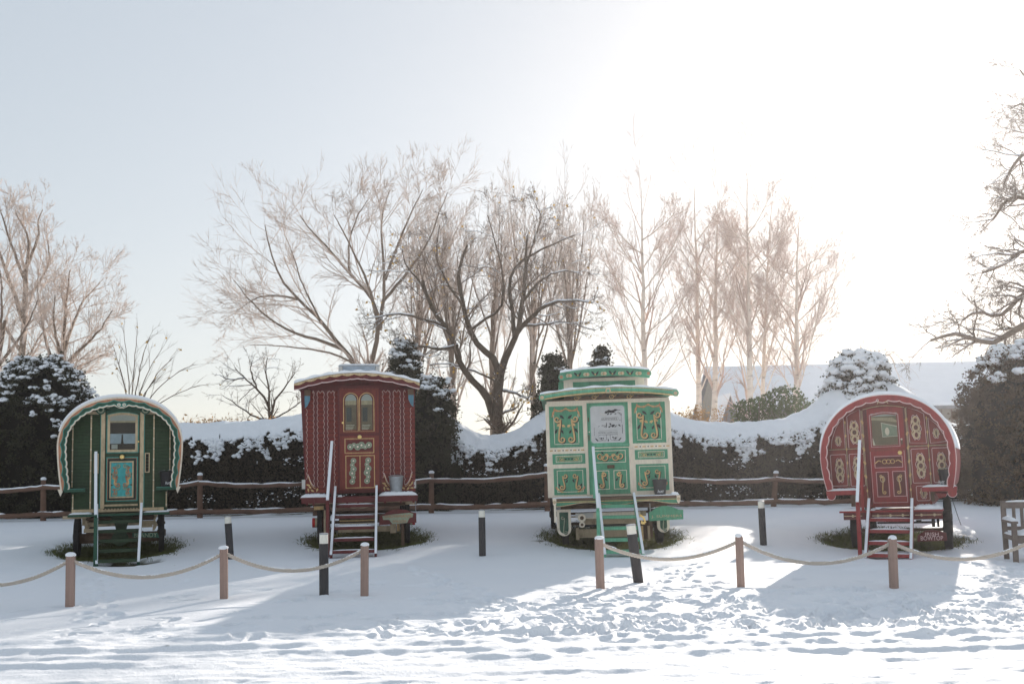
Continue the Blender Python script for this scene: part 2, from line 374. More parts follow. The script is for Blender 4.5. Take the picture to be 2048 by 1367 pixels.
def footprints(x, y, z):
    rng = np.random.default_rng(5)
    trails = [((2.2, 15.5), (2.6, 11.0)), ((3.0, 16), (1.2, 11.5)), ((5.2, 15.5), (7.6, 10.5)), ((6.9, 16.4), (7.0, 11.0)), ((-6.5, 15.8), (-4.4, 10.5)),
              ((-1.7, 16.2), (.2, 10.8)), ((7.5, 15.4), (4.5, 9.8)), ((8, 14.0), (5.0, 11.5)), ((-1.2, 12.2), (2.0, 9.9)), ((3.4, 11.8), (6.8, 9.8)), ((1, 13), (6, 11.8))]
    for (ax, ay), (bx, by) in trails:
        L = math.hypot(bx - ax, by - ay); n = int(L / .33); dx, dy = (bx - ax) / L, (by - ay) / L
        for i in range(n):
            s_ = .09 if i % 2 else -.09
            cx = ax + dx * i * .33 + dy * s_ + rng.normal() * .05; cy = ay + dy * i * .33 - dx * s_ + rng.normal() * .05
            sel = (np.abs(x - cx) < .35) & (np.abs(y - cy) < .35)
            u = (x[sel] - cx) * dx + (y[sel] - cy) * dy; w = -(x[sel] - cx) * dy + (y[sel] - cy) * dx
            r = np.sqrt((u / .16) ** 2 + (w / .075) ** 2)
            z[sel] += -.045 * np.exp(-(r / .9) ** 4) + .014 * np.exp(-((r - 1.35) / .3) ** 2)
    # dense crisp boot prints where people walked
    for _ in range(430):
        if rng.random() < .68: cx, cy = rng.normal(3.2, 2.6), rng.normal(10.4, .95)
        else: cx, cy = rng.uniform(-6, 8), rng.uniform(9.2, 14.5)
        cy = max(cy, 9.3 + .6 * rng.random())
        a = rng.random() * 2 * PI if rng.random() < .4 else rng.normal(1.2, .5); dx, dy = math.cos(a), math.sin(a)
        x0, x1 = np.searchsorted(gx, (cx - .3, cx + .3)); y0, y1 = np.searchsorted(gy, (cy - .3, cy + .3))
        if x1 <= x0 or y1 <= y0: continue
        xs_, ys_ = x[y0:y1, x0:x1], y[y0:y1, x0:x1]; u = (xs_ - cx) * dx + (ys_ - cy) * dy; w = -(xs_ - cx) * dy + (ys_ - cy) * dx
        r = np.sqrt((u / .145) ** 2 + (w / (.052 + .012 * (u > 0))) ** 2); dp = .022 + .028 * rng.random()
        z[y0:y1, x0:x1] += -dp * (1 - ramp(r, .82, 1.12)) + .015 * np.exp(-((r - 1.35) / .28) ** 2)
    return z
def axis(segs):
    out = [segs[0][0]]
    for a, b, s in segs:
        n = max(1, int(round((b - a) / s))); out += list(np.linspace(a, b, n + 1)[1:])
    return np.array(out)
gx = np.r_[-6000, -2500, -1000, -400, -150, -70, axis([(-35, -12, 1.0), (-12, -7.2, .12), (-7.2, 8.2, .027), (8.2, 12, .12), (12, 35, 1.0)]), 70, 150, 400, 1000, 2500, 6000]
gy = np.r_[-300, -60, -15, -3, axis([(0, 6.6, .4), (6.6, 13.2, .024), (13.2, 17, .05), (17, 30, .14), (30, 60, 1.2)]), 90, 150, 300, 800, 2500, 9000]
X, Y = np.meshgrid(gx, gy); Z = gbase(X, Y) + ground_detail(X, Y); Z = footprints(X, Y, Z)
far = ramp(np.abs(X), 40, 100); 
# bare hollows under the wagons (filled with grass below)
WFOOT = [(-7.75, 19.7, 1.12, 1.7, .34), (-3.05, 20.8, 1.25, 2.0, .14), (1.95, 20.4, 1.35, 2.3, 0), (7.05, 18.9, 1.22, 1.7, -.42), (-6.75, 17.75, .48, .55, 0)]
for cx, cy, rx, ry, a in WFOOT:
    ca, sa = math.cos(a), math.sin(a); u = (X - cx) * ca + (Y - cy) * sa; w = -(X - cx) * sa + (Y - cy) * ca
    r = np.sqrt((u / rx) ** 2 + (w / ry) ** 2) + .18 * (fbm(X * 1.6, Y * 1.6, o=3, s=81) - .5)
    Z -= .09 * (1 - ramp(r, .86, 1.04))
nx, ny = len(gx), len(gy)
idx = np.arange(nx * ny).reshape(ny, nx)
faces = np.stack([idx[:-1, :-1], idx[:-1, 1:], idx[1:, 1:], idx[1:, :-1]], -1).reshape(-1, 4)
# ground material: snow, with soil and grass showing only inside the hollows (geometry of the hollows decides)
def snow_ground():
    m = bpy.data.materials.new('snow_ground'); m.use_nodes = True; nt = m.node_tree; N = nt.nodes; L = nt.links; b = N['Principled BSDF']
    b.inputs['Roughness'].default_value = .7; b.inputs['Specular IOR Level'].default_value = .3
    tc = N.new('ShaderNodeTexCoord')
    n1 = N.new('ShaderNodeTexNoise'); n1.inputs['Scale'].default_value = .8; n1.inputs['Detail'].default_value = 8; L.new(tc.outputs['Object'], n1.inputs[0])
    cr = N.new('ShaderNodeValToRGB'); cr.color_ramp.elements[0].position = .3; cr.color_ramp.elements[0].color = (.83, .86, .90, 1); cr.color_ramp.elements[1].color = (.90, .91, .93, 1)
    L.new(n1.outputs[0], cr.inputs[0])
    # sparse grass tips and grit poking through thin snow
    n3 = N.new('ShaderNodeTexNoise'); n3.inputs['Scale'].default_value = 9; n3.inputs['Detail'].default_value = 7; L.new(tc.outputs['Object'], n3.inputs[0])
    r3 = N.new('ShaderNodeValToRGB'); r3.color_ramp.elements[0].position = .71; r3.color_ramp.elements[1].position = .79; L.new(n3.outputs[0], r3.inputs[0])
    at = N.new('ShaderNodeAttribute'); at.attribute_name = 'bare'
    mul = N.new('ShaderNodeMath'); mul.operation = 'MAXIMUM'; mm = N.new('ShaderNodeMath'); mm.operation = 'MULTIPLY'; mm.inputs[1].default_value = .45
    L.new(r3.outputs[0], mm.inputs[0]); L.new(mm.outputs[0], mul.inputs[0]); L.new(at.outputs['Fac'], mul.inputs[1])
    mx = N.new('ShaderNodeMix'); mx.data_type = 'RGBA'; L.new(mul.outputs[0], mx.inputs['Factor']); L.new(cr.outputs[0], mx.inputs['A'])
    n4 = N.new('ShaderNodeTexNoise'); n4.inputs['Scale'].default_value = 5; n4.inputs['Detail'].default_value = 6; L.new(tc.outputs['Object'], n4.inputs[0])
    c4 = N.new('ShaderNodeValToRGB'); c4.color_ramp.elements[0].position = .35; c4.color_ramp.elements[0].color = (.035, .028, .016, 1); c4.color_ramp.elements[1].position = .65; c4.color_ramp.elements[1].color = (.085, .085, .03, 1)
    L.new(n4.outputs[0], c4.inputs[0]); L.new(c4.outputs[0], mx.inputs['B']); L.new(mx.outputs['Result'], b.inputs['Base Color'])
    n2 = N.new('ShaderNodeTexNoise'); n2.inputs['Scale'].default_value = 30; n2.inputs['Detail'].default_value = 6; n2.inputs['Roughness'].default_value = .7; L.new(tc.outputs['Object'], n2.inputs[0])
    bp = N.new('ShaderNodeBump'); bp.inputs['Strength'].default_value = .55; bp.inputs['Distance'].default_value = .02; L.new(n2.outputs[0], bp.inputs['Height']); L.new(bp.outputs[0], b.inputs['Normal'])
    return m
go = link('snow_ground', np.stack([X, Y, Z], -1).reshape(-1, 3), faces, snow_ground(), smooth=True)
tag(go, kind='structure')
bare = np.zeros_like(X)
for cx, cy, rx, ry, a in WFOOT:
    ca, sa = math.cos(a), math.sin(a); u = (X - cx) * ca + (Y - cy) * sa; w = -(X - cx) * sa + (Y - cy) * ca
    r = np.sqrt((u / rx) ** 2 + (w / ry) ** 2) + .75 * (fbm(X * 3.2, Y * 2.6, o=5, s=82) - .5)
    bare = np.maximum(bare, 1 - ramp(r, .88, .99))
# leaf litter strip along the foot of the hedge
hd = 1 - ramp(np.abs(Y - 26.9), .15, .6) ; bare = np.maximum(bare, ramp(hd * .55 + fbm(X * 1.6, Y * 3, o=4, s=83), .92, 1.0) * (Y < 29))
ca_ = go.data.attributes.new('bare', 'FLOAT', 'POINT'); ca_.data.foreach_set('value', bare.astype(np.float32).ravel())
def gz(x, y):
    """real height of the snow surface"""
    j = int(np.clip(np.searchsorted(gy, y) - 1, 0, ny - 2)); i = int(np.clip(np.searchsorted(gx, x) - 1, 0, nx - 2))
    a = (x - gx[i]) / (gx[i + 1] - gx[i]); b = (y - gy[j]) / (gy[j + 1] - gy[j])
    return float((Z[j, i] * (1 - a) + Z[j, i + 1] * a) * (1 - b) + (Z[j + 1, i] * (1 - a) + Z[j + 1, i + 1] * a) * b)

# grass standing in the hollows
def grass_patch(cx, cy, rx, ry, a, n, label, seed):
    rng = np.random.default_rng(seed)
    th = rng.random(n) * 2 * PI; rr = np.sqrt(rng.random(n)) * (1.0 + .30 * (fbm(np.cos(th) * 3.5 + seed, np.sin(th) * 3.5, o=4, s=seed) - .45) + .09 * rng.normal(size=n))
    u, w = rr * rx * np.cos(th), rr * ry * np.sin(th); ca, sa = math.cos(a), math.sin(a)
    x = cx + u * ca - w * sa; y = cy + u * sa + w * ca
    z = np.array([gz(p, q) for p, q in zip(x, y)]) - .01
    h = (.025 + .075 * rng.random(n)); ang = rng.random(n) * 2 * PI; lean = rng.normal(size=(n, 2)) * .05
    pts = np.zeros((n, 3, 3)); pts[:, 0] = np.stack([x, y, z], 1); pts[:, 1] = pts[:, 0] + np.stack([lean[:, 0] * .4, lean[:, 1] * .4, h * .6], 1)
    pts[:, 2] = pts[:, 0] + np.stack([lean[:, 0] * 1.4, lean[:, 1] * 1.4, h], 1)
    wv = np.stack([np.cos(ang), np.sin(ang), np.zeros(n)], 1) * .006
    v = np.stack([pts[:, 0] - wv, pts[:, 0] + wv, pts[:, 1] + wv * .8, pts[:, 1] - wv * .8, pts[:, 2] + wv * .15, pts[:, 2] - wv * .15], 1).reshape(-1, 3)
    k = (np.arange(n) * 6)[:, None]; f = np.concatenate([k + [0, 1, 2, 3], k + [3, 2, 4, 5]])
    tag(link('grass', v, f, M['grass']), label, 'grass', None, 'stuff')
for i, ((cx, cy, rx, ry, a), lb) in enumerate(zip(WFOOT[:4], ('dark patch of bare grass under the green bowtop wagon', 'patch of bare grass under the tall oxblood wagon',
        'patch of bare grass under the cream and green wagon', 'sunlit yellow-green grass under the red bowtop wagon'))):
    grass_patch(cx, cy, rx, ry, a, 10000, lb, 30 + i)
# ------------------------------------------------------------------ bare trees
def seg_grow(start, d, ln, r, k, wob, up, rng, end=.35):
    """N branches at once -> pts (N,k,3), rad (N,k)"""
    n = len(start); pts = np.zeros((n, k, 3)); pts[:, 0] = start; d = d / (np.linalg.norm(d, axis=1, keepdims=True) + 1e-9)
    upv = np.array(up if hasattr(up, '__len__') else (0, 0, up), float)
    for i in range(1, k):
        d = d + rng.normal(size=(n, 3)) * wob + upv; d /= np.linalg.norm(d, axis=1, keepdims=True) + 1e-9
        pts[:, i] = pts[:, i - 1] + d * (ln / (k - 1))[:, None]
    return pts, r[:, None] * np.linspace(1, end, k)[None, :]
def spawn(pts, rad, nch, ang, ratio, lens, rng, t0=.2, rr=.55, tip=True):
    """children starting along given branches"""
    N, k, _ = pts.shape; t = t0 + (1 - t0) * rng.random((N, nch)) ** .9
    if tip: t[:, 0] = 1
    f = t * (k - 1); i = np.minimum(f.astype(int), k - 2); a = f - i; n_ = np.arange(N)[:, None]
    st = pts[n_, i] * (1 - a)[..., None] + pts[n_, i + 1] * a[..., None]; d = pts[n_, i + 1] - pts[n_, i]
    d /= np.linalg.norm(d, axis=2, keepdims=True) + 1e-9
    o = rng.normal(size=d.shape); o -= (o * d).sum(2, keepdims=True) * d; o /= np.linalg.norm(o, axis=2, keepdims=True) + 1e-9
    an = np.radians(ang * (.6 + .8 * rng.random((N, nch)))); 
    if tip: an[:, 0] *= .4
    nd = d * np.cos(an)[..., None] + o * np.sin(an)[..., None]
    L = lens[:, None] * ratio * (.6 + .8 * rng.random((N, nch))) * (1.15 - .6 * t)
    R = (rad[n_, i] * (1 - a) + rad[n_, i + 1] * a) * rr * (.8 + .4 * rng.random((N, nch)))
    return st.reshape(-1, 3), nd.reshape(-1, 3), L.ravel(), R.ravel()
def px_limb(pts, Y, r0, r1, k=14, dy=None, rng=RNG):
    """limb traced on the photo at distance Y; dy = list of depth offsets per vertex"""
    q = [P(a, b, Y + (dy[i] if dy is not None else 0)) for i, (a, b) in enumerate(pts)]
    q = smoothline(q, k); q[1:-1] += rng.normal(size=(k - 2, 3)) * .012 * (r0 / .05) ** .3
    return q, np.linspace(r0, r1, k)
def build_tree(name, label, group, base, limbs, levels, mt, mc, seed, snow=.0, leaves=0, minr=.0045, sides=(7, 5, 3), sag=None):
    """limbs: list of (pts (k,3), rad (k)); levels: dicts"""
    rng = np.random.default_rng(seed); root = empty(name, base, 0, label, 'tree', group)
    base = np.array(base, float)
    tr = [(np.array([p]) - base, np.array([r])) for p, r in limbs]
    tv, tf = tubes(tr, sides[0]); link('trunk', tv, tf, M[mt], root, smooth=True)
    k0 = len(limbs[0][0]); A = np.array([p for p, _ in limbs]) - base; Rr = np.array([r for _, r in limbs])
    ln = np.linalg.norm(np.diff(A, axis=1), axis=2).sum(1); crown = []; allp = []
    for li, s in enumerate(levels):
        st, d, L, R = spawn(A, Rr, s['n'], s['ang'], s['ratio'], ln, rng, s.get('t0', .2), s.get('rr', .55), s.get('tip', True))
        if 'maxl' in s: L = np.minimum(L, s['maxl'] * (.6 + .6 * rng.random(len(L))))
        if 'dir' in s: d = d + np.array(s['dir'])
        R = np.maximum(R, minr); A, Rr = seg_grow(st, d, L, R, s['k'], s['wob'], s['up'], rng, s.get('end', .4)); ln = L
        crown.append((A, Rr)); allp.append(A)
    b = [tubes([c], sides[min(i + 1, len(sides) - 1)]) for i, c in enumerate(crown)]
    o = 0; V, F = [], []
    for v, f in b: V.append(v); F.append(f + o); o += len(v)
    link('crown', np.concatenate(V), np.concatenate(F), M[mc], root)
    if snow:
        sp = []
        for p, r in tr + crown[:1]:
            q = p.copy(); q[..., 2] += r * .55 + snow * .3
            t = np.abs(np.gradient(p, axis=1)[..., 2]) / (np.linalg.norm(np.gradient(p, axis=1), axis=2) + 1e-9)
            amt = np.clip(1.25 - 1.25 * t, .0, 1) * (vnoise(p[..., 0] * 3.1, p[..., 1] * 3, p[..., 2] * 3.3) > .33)
            sp.append((q, np.maximum((r * .62 + snow) * amt, .0006)))
        v, f = tubes(sp, 5); link('snow', v, f, M['snow_soft'], root, smooth=True)
    if leaves:
        q = allp[-1].reshape(-1, 3); q = q[rng.integers(0, len(q), leaves)]
        v, f = scatter(SPRIG_V, SPRIG_F, q - (0, 0, .03), rrot(leaves, rng), .075 + .075 * rng.random(leaves)); link('leaves', v, f, M['leaf_y'], root)
    return root
TG = 'bare winter trees behind the hedge'

# old fruit tree, right behind the hedge between the two tall wagons
YA = 31.0
fr = lambda pts, r0, r1, dy=None: px_limb(pts, YA, r0, r1, 14, dy)
bA = P(997, 905, YA); bA[2] = gbase(0, YA)
apple = [fr([(997, 930), (997, 860), (996, 800), (1000, 755)], .21, .15),
    fr([(990, 845), (975, 790), (950, 765), (920, 730), (912, 690), (890, 650), (865, 620), (845, 560)], .13, .045, [0, 0, -.3, -.5, -.6, -.8, -.9, -1.2]),
    fr([(1000, 760), (992, 720), (975, 705), (955, 690), (940, 660), (925, 610), (915, 540), (935, 490)], .12, .035, [0, 0, .2, .3, .4, .3, .5, .6]),
    fr([(1000, 760), (1010, 715), (1030, 680), (1040, 650), (1047, 600), (1050, 540), (1055, 470)], .12, .03, [0, .1, 0, -.2, -.3, -.3, -.2]),
    fr([(1035, 665), (1060, 635), (1100, 605), (1140, 600), (1185, 605)], .085, .02, [0, -.3, -.7, -1.0, -1.2]),
    fr([(1030, 680), (1025, 620), (1015, 570), (1030, 530), (1075, 500), (1150, 470)], .075, .018, [0, .4, .7, .8, .8, .9]),
    fr([(915, 690), (880, 700), (840, 690), (790, 690)], .06, .018, [-.6, -1, -1.4, -1.7]),
    fr([(940, 660), (965, 640), (1005, 620), (1008, 560), (995, 500), (975, 430)], .05, .015, [.4, .6, .8, 1, 1, 1.1]),
    fr([(890, 650), (850, 640), (800, 625), (745, 635)], .055, .016, [-.8, -1, -1.1, -1.4]),
    fr([(865, 620), (845, 570), (810, 530), (805, 500)], .05, .014, [-.9, -.6, -.3, 0]),
    fr([(925, 610), (890, 560), (870, 510), (880, 450)], .045, .013, [.3, 0, -.4, -.5]),
    fr([(1047, 600), (1080, 560), (1120, 540), (1160, 545)], .05, .014, [-.3, -.2, .3, .6]),
    fr([(1005, 780), (1030, 785), (1060, 800), (1062, 780)], .05, .02, [0, -.4, -.6, -.8]),
    fr([(1000, 765), (960, 745), (900, 725), (860, 730)], .04, .015, [0, .7, 1.3, 1.9]),
    fr([(1040, 650), (1085, 650), (1130, 640), (1190, 660)], .05, .013, [0, .8, 1.3, 1.6]),
    fr([(1050, 540), (1075, 460), (1085, 430), (1070, 405)], .035, .012, [-.3, 0, .3, .4])]
build_tree('fruit_tree', 'dark gnarled fruit tree with snowy limbs and a few yellow leaves behind the hedge dip', TG, bA, apple,
    [dict(n=11, ang=55, ratio=.42, k=6, wob=.20, up=.03, rr=.36, t0=.25, maxl=1.5), dict(n=8, ang=50, ratio=.55, k=5, wob=.2, up=.02, rr=.55, maxl=.9),
     dict(n=5, ang=45, ratio=.6, k=4, wob=.15, up=.06, rr=.6, maxl=.5)], 'bark', 'twig_d', 11, snow=.011, leaves=230, minr=.006)

# generic spreading / upright trees from a traced trunk + limbs
def pxtree(name, label, Y, tr, levels, mt, mc, seed, r0, r1, k=12, jitter=1.0, snow=0.0, leaves=0, minr=.006, group=TG):
    rng = np.random.default_rng(seed); limbs = []
    for i, t in enumerate(tr):
        pts, (a, b) = t[0], (t[1] if len(t) > 1 else (r0, r1))
        dd = rng.normal() * jitter if i else 0
        dy = [dd * j / (len(pts) - 1) * (1.0 if i else 0) for j in range(len(pts))]
        limbs.append(px_limb(pts, Y, a, b, k, dy, rng))
    b = P(tr[0][0][0][0], 900, Y); b[2] = float(gbase(0, Y))
    limbs[0][0][0][2] = min(limbs[0][0][0][2], b[2] - .1)
    return build_tree(name, label, group, b, limbs, levels, mt, mc, seed, snow=snow, leaves=leaves, minr=minr)
LV = lambda n1, n2, n3, up, ml=(3, 1.5, .8): [dict(n=n1 + 3, ang=38, ratio=.5, k=7, wob=.10, up=up, rr=.42, t0=.2, maxl=ml[0]), dict(n=n2 + 2, ang=36, ratio=.55, k=5, wob=.11, up=up, rr=.5, maxl=ml[1]),
     dict(n=n3, ang=34, ratio=.6, k=4, wob=.10, up=up * 1.2, rr=.6, maxl=ml[2])]
# broad tree behind the oxblood wagon, limbs sweeping left
pxtree('spreading_tree', 'broad pale frosted tree sweeping left above the tall oxblood wagon', 40,
    [([(745, 930), (745, 850), (742, 790), (740, 740)], (.20, .15)),
     ([(742, 790), (715, 730), (680, 690), (640, 640), (600, 600), (560, 560), (540, 500), (530, 450)], (.11, .02)),
     ([(690, 700), (640, 680), (590, 668), (540, 640), (490, 590), (468, 560)], (.08, .015)),
     ([(740, 740), (760, 660), (750, 600), (700, 545), (660, 500), (620, 460), (600, 430)], (.11, .02)),
     ([(755, 640), (735, 560), (705, 500), (680, 450), (668, 430)], (.07, .016)),
     ([(760, 660), (770, 570), (765, 490), (762, 430), (780, 380)], (.085, .018)),
     ([(770, 560), (800, 480), (825, 420), (845, 380)], (.07, .016)), ([(768, 600), (820, 540), (860, 480), (880, 420), (895, 385)], (.07, .016)),
     ([(600, 600), (560, 590), (520, 590), (475, 620)], (.045, .014)), ([(640, 640), (600, 560), (590, 520), (570, 470)], (.045, .014)),
     ([(700, 545), (695, 490), (715, 430), (735, 400)], (.05, .014)), ([(742, 760), (700, 720), (640, 700), (560, 690), (500, 690)], (.06, .014))],
    LV(9, 6, 6, .035, (2.8, 1.5, .9)), 'bark_g', 'twig', 21, .2, .03, k=14, jitter=2.2, minr=.0068)
# upright frosted shoots behind the fruit tree
for i, (x, top, Y, sp, lb) in enumerate([(835, 370, 46, 85, 'tall frosted tree with vertical shoots left behind the fruit tree'), (905, 375, 44, 85, 'frosted upright tree directly behind the fruit tree left limb'),
        (985, 400, 46, 90, 'frosted tree with long thin upright shoots above the fruit tree crown'), (1065, 380, 45, 90, 'upright shoots of frosted tree behind fruit tree right limb'), (1140, 400, 43, 70, 'slender frosted tree just left of the tall birches')]):
    rg = np.random.default_rng(100 + i); tr = [([(x, 930), (x + 3, 820), (x - 2, 700), (x + 4, 600)], (.17, .10))]
    for j in range(9):
        s = 620 + rg.random() * 120; e = x + (rg.random() - .5) * 2.0 * sp; tr.append(([(x, s + 30), (x + (e - x) * .45, s - 60), (x + (e - x) * .85, (s - 60 + top) / 2), (e, top + 20 + rg.random() * 220)], (.05, .011)))
    pxtree('upright_tree', lb, Y, tr, [dict(n=11, ang=24, ratio=.42, k=6, wob=.05, up=.09, rr=.42, t0=.15, maxl=2.6), dict(n=7, ang=26, ratio=.5, k=5, wob=.06, up=.09, rr=.55, maxl=1.4), dict(n=3, ang=28, ratio=.6, k=4, wob=.06, up=.06, rr=.6, maxl=.8)], 'bark_g', 'twig', 110 + i, .1, .02, jitter=1.2, minr=.0075)
# birches
for i, (x, top, Y, w, tilt, lb) in enumerate([(1290, 335, 41, 85, -8, 'leftmost tall birch, rising behind the cream and green wagon'), (1398, 320, 46, 70, -10, 'second tall birch from the left behind the hedge'), (1428, 350, 44, 55, 8, 'slim multi-stemmed birch right of the second birch'),
        (1500, 310, 42, 70, -6, 'pale straight birch in front of the snowy barn roof'), (1524, 370, 43, 60, 20, 'thin birch close against the pale straight birch'), (1592, 400, 42, 75, 6, 'rightmost birch with open crown beside the snowy topiary column')]):
    rg = np.random.default_rng(200 + i); tr = [([(x, 935), (x, 820), (x + tilt * .2, 700), (x + tilt * .5, 560), (x + tilt * .8, 430), (x + tilt, top + 38)], (.17 if i != 4 else .12, .012))]
    for j in range(15):
        s = 815 - (815 - top) * .70 * (j + rg.random()) / 15; q = (800 - s) / 490; side = -1 if j % 2 else 1; wj = w * (1.2 - .85 * max(0, (600 - s) / 300)); e = x + side * wj * (.45 + .55 * rg.random()); t2 = s - (s - top) * (.26 + .36 * rg.random())
        x0 = x + tilt * .8 * q; tr.append(([(x0, s), (x0 + (e - x0) * .45, s - (s - t2) * .35), (x0 + (e - x0) * .8, s - (s - t2) * .72), (e, t2)], (.032, .008)))
    root = pxtree('birch_tree', lb, Y, tr, [dict(n=14 if i in (0, 3, 5) else 8, ang=24, ratio=.45, k=7, wob=.06, up=.05, rr=.5, t0=.08, maxl=2.0), dict(n=8, ang=30, ratio=.5, k=6, wob=.07, up=.0, rr=.5, maxl=1.1),
        dict(n=4, ang=34, ratio=.6, k=5, wob=.07, up=-.10, rr=.6, maxl=.65)], 'bark_b', 'twig_b', 210 + i, .1, .02, jitter=1.3, minr=.0052, group='tall birches behind the hedge')
# trees at far left
pxtree('frosted_tree', 'tallest frosted tree at the left edge of the photo', 42, [([(35, 935), (38, 820), (45, 700), (52, 600), (50, 540)], (.2, .1)), ([(45, 640), (20, 560), (-10, 480), (-40, 420)], (.1, .03)), ([(50, 560), (60, 480), (45, 450), (30, 420)], (.09, .02)),
    ([(50, 540), (80, 470), (75, 445), (85, 420)], (.08, .02)), ([(48, 600), (100, 540), (95, 480)], (.07, .02)), ([(40, 700), (0, 640), (-40, 590)], (.08, .02)), ([(50, 560), (15, 470), (5, 430), (-5, 410)], (.07, .02)), ([(42, 760), (70, 680), (110, 640)], (.06, .02))],
    LV(7, 5, 5, .03, (2.0, 1.2, .8)), 'bark_g', 'twig', 31, .15, .03, jitter=1.8, minr=.008)
pxtree('frosted_tree', 'rounder frosted tree just right of the tallest left tree, above the dome yew', 39, [([(118, 935), (115, 800), (120, 740), (125, 700)], (.17, .1)), ([(122, 730), (140, 660), (165, 600), (200, 565)], (.09, .02)), ([(125, 700), (130, 640), (135, 580), (140, 540)], (.08, .02)),
    ([(118, 760), (90, 680), (80, 620), (75, 570)], (.08, .02)), ([(120, 740), (160, 700), (200, 660), (225, 620)], (.08, .02)), ([(120, 760), (165, 730), (205, 710)], (.06, .02)), ([(122, 720), (105, 640), (110, 590)], (.06, .02))],
    LV(10, 7, 5, .03, (2.2, 1.2, .7)), 'bark_g', 'twig', 32, .13, .03, jitter=1.6, minr=.0075)
pxtree('frosted_tree', 'leaning frosted tree at far left edge behind the dome yew', 36, [([(-30, 935), (-20, 820), (-5, 720), (10, 640)], (.14, .06)), ([(-10, 740), (30, 690), (60, 640), (75, 600)], (.07, .02)), ([(0, 680), (5, 600), (0, 540)], (.06, .02)), ([(-20, 800), (10, 760), (25, 720)], (.05, .02))],
    LV(10, 7, 4, .03, (2.0, 1.2, .6)), 'bark_g', 'twig', 33, .12, .03, jitter=1.4, minr=.007)
# arching sapling behind the green bowtop
tr = [([(255, 930), (258, 880), (262, 840)], (.05, .04))]
for j, (a, b) in enumerate([(225, 690), (248, 665), (275, 660), (300, 672), (322, 700), (345, 715), (372, 735), (400, 770), (240, 740), (310, 760)]):
    tr.append(([(262, 850), (262 + (a - 262) * .35, 850 - (850 - b) * .5), (262 + (a - 262) * .7, 850 - (850 - b) * .82), (a, b)], (.022, .007)))
pxtree('arching_shrub', 'thin arching leafless shrub above the green bowtop wagon roof', 30.5, tr, [dict(n=6, ang=22, ratio=.4, k=5, wob=.08, up=.01, rr=.55, t0=.3, maxl=.8), dict(n=3, ang=30, ratio=.5, k=4, wob=.1, up=0, rr=.7, maxl=.35)], 'twig_d', 'twig_d', 41, .02, .006, jitter=.5, leaves=26, minr=.005, group=None)
# small dark thorn tree left of the oxblood wagon
pxtree('thorn_tree', 'small dark thorny tree just left of the tall oxblood wagon', 31, [([(540, 930), (540, 870), (541, 835)], (.07, .06)), ([(541, 840), (535, 800), (515, 780), (490, 755), (470, 735)], (.05, .012)), ([(541, 838), (548, 800), (570, 775), (590, 745)], (.045, .012)),
    ([(538, 820), (540, 780), (530, 745), (535, 715)], (.04, .012)), ([(541, 842), (500, 830), (470, 805), (445, 790)], (.035, .01)), ([(541, 840), (580, 820), (605, 800)], (.03, .01)), ([(515, 780), (500, 740), (505, 720)], (.03, .01)), ([(490, 755), (460, 760), (440, 750)], (.025, .01))],
    [dict(n=8, ang=50, ratio=.4, k=5, wob=.16, up=.02, rr=.5, t0=.25, maxl=.9), dict(n=5, ang=45, ratio=.5, k=4, wob=.15, up=.02, rr=.55, maxl=.5), dict(n=3, ang=40, ratio=.5, k=3, wob=.1, up=0, rr=.6, maxl=.25)], 'bark', 'twig_d', 42, .05, .012, jitter=.5, snow=.006, minr=.005, group=None)
# big tree entering from the right
pxtree('overhanging_tree', 'big tree reaching in from the right edge with snow dusted hanging limbs', 31,
    [([(2190, 940), (2185, 800), (2170, 600), (2160, 400)], (.3, .16)), ([(2180, 640), (2110, 640), (2060, 640), (2020, 665), (1985, 690), (1940, 672), (1890, 668), (1862, 680)], (.16, .04)),
     ([(2175, 600), (2100, 560), (2040, 590), (2000, 640), (1960, 620), (1925, 640)], (.13, .035)), ([(2168, 540), (2100, 500), (2045, 500), (2000, 535), (1965, 545)], (.12, .035)),
     ([(2165, 480), (2100, 420), (2050, 390), (2010, 400), (1985, 440)], (.12, .035)), ([(2160, 420), (2110, 350), (2060, 300), (2030, 320), (2008, 370)], (.11, .03)),
     ([(2160, 400), (2110, 300), (2070, 230), (2045, 200), (2025, 215)], (.09, .02)), ([(2160, 420), (2120, 280), (2080, 190), (2040, 140)], (.08, .02)), ([(2175, 620), (2080, 600), (2030, 560), (1995, 575)], (.07, .018)),
     ([(2180, 700), (2110, 700), (2060, 720), (2030, 760)], (.06, .018))],
    [dict(n=17, ang=50, ratio=.42, k=6, wob=.18, up=-.02, rr=.42, t0=.25, maxl=1.5), dict(n=9, ang=48, ratio=.5, k=5, wob=.18, up=-.01, rr=.55, maxl=.8), dict(n=6, ang=44, ratio=.7, k=4, wob=.16, up=-.03, rr=.6, maxl=.5)], 'bark_g', 'twig_d', 51, .2, .03, jitter=.8, snow=.010, minr=.007, k=14)
# drooping shrub behind the snowy topiary
tr = [([(1735, 930), (1738, 800), (1735, 740)], (.08, .05))]
for a, b in [(1670, 730), (1690, 705), (1715, 690), (1745, 685), (1770, 700), (1795, 705), (1810, 730), (1680, 760), (1800, 760)]:
    tr.append(([(1737, 780), (1737 + (a - 1737) * .3, 720), (1737 + (a - 1737) * .7, min(b, 700)), (a, b)], (.025, .008)))
pxtree('drooping_shrub', 'pale drooping twiggy shrub poking above the snowy topiary column', 31.5, tr, [dict(n=7, ang=45, ratio=.4, k=5, wob=.15, up=-.03, rr=.5, t0=.2, maxl=.8), dict(n=4, ang=40, ratio=.5, k=4, wob=.14, up=-.04, rr=.6, maxl=.4)], 'twig', 'twig', 52, .03, .008, jitter=.5, minr=.005, group=None)

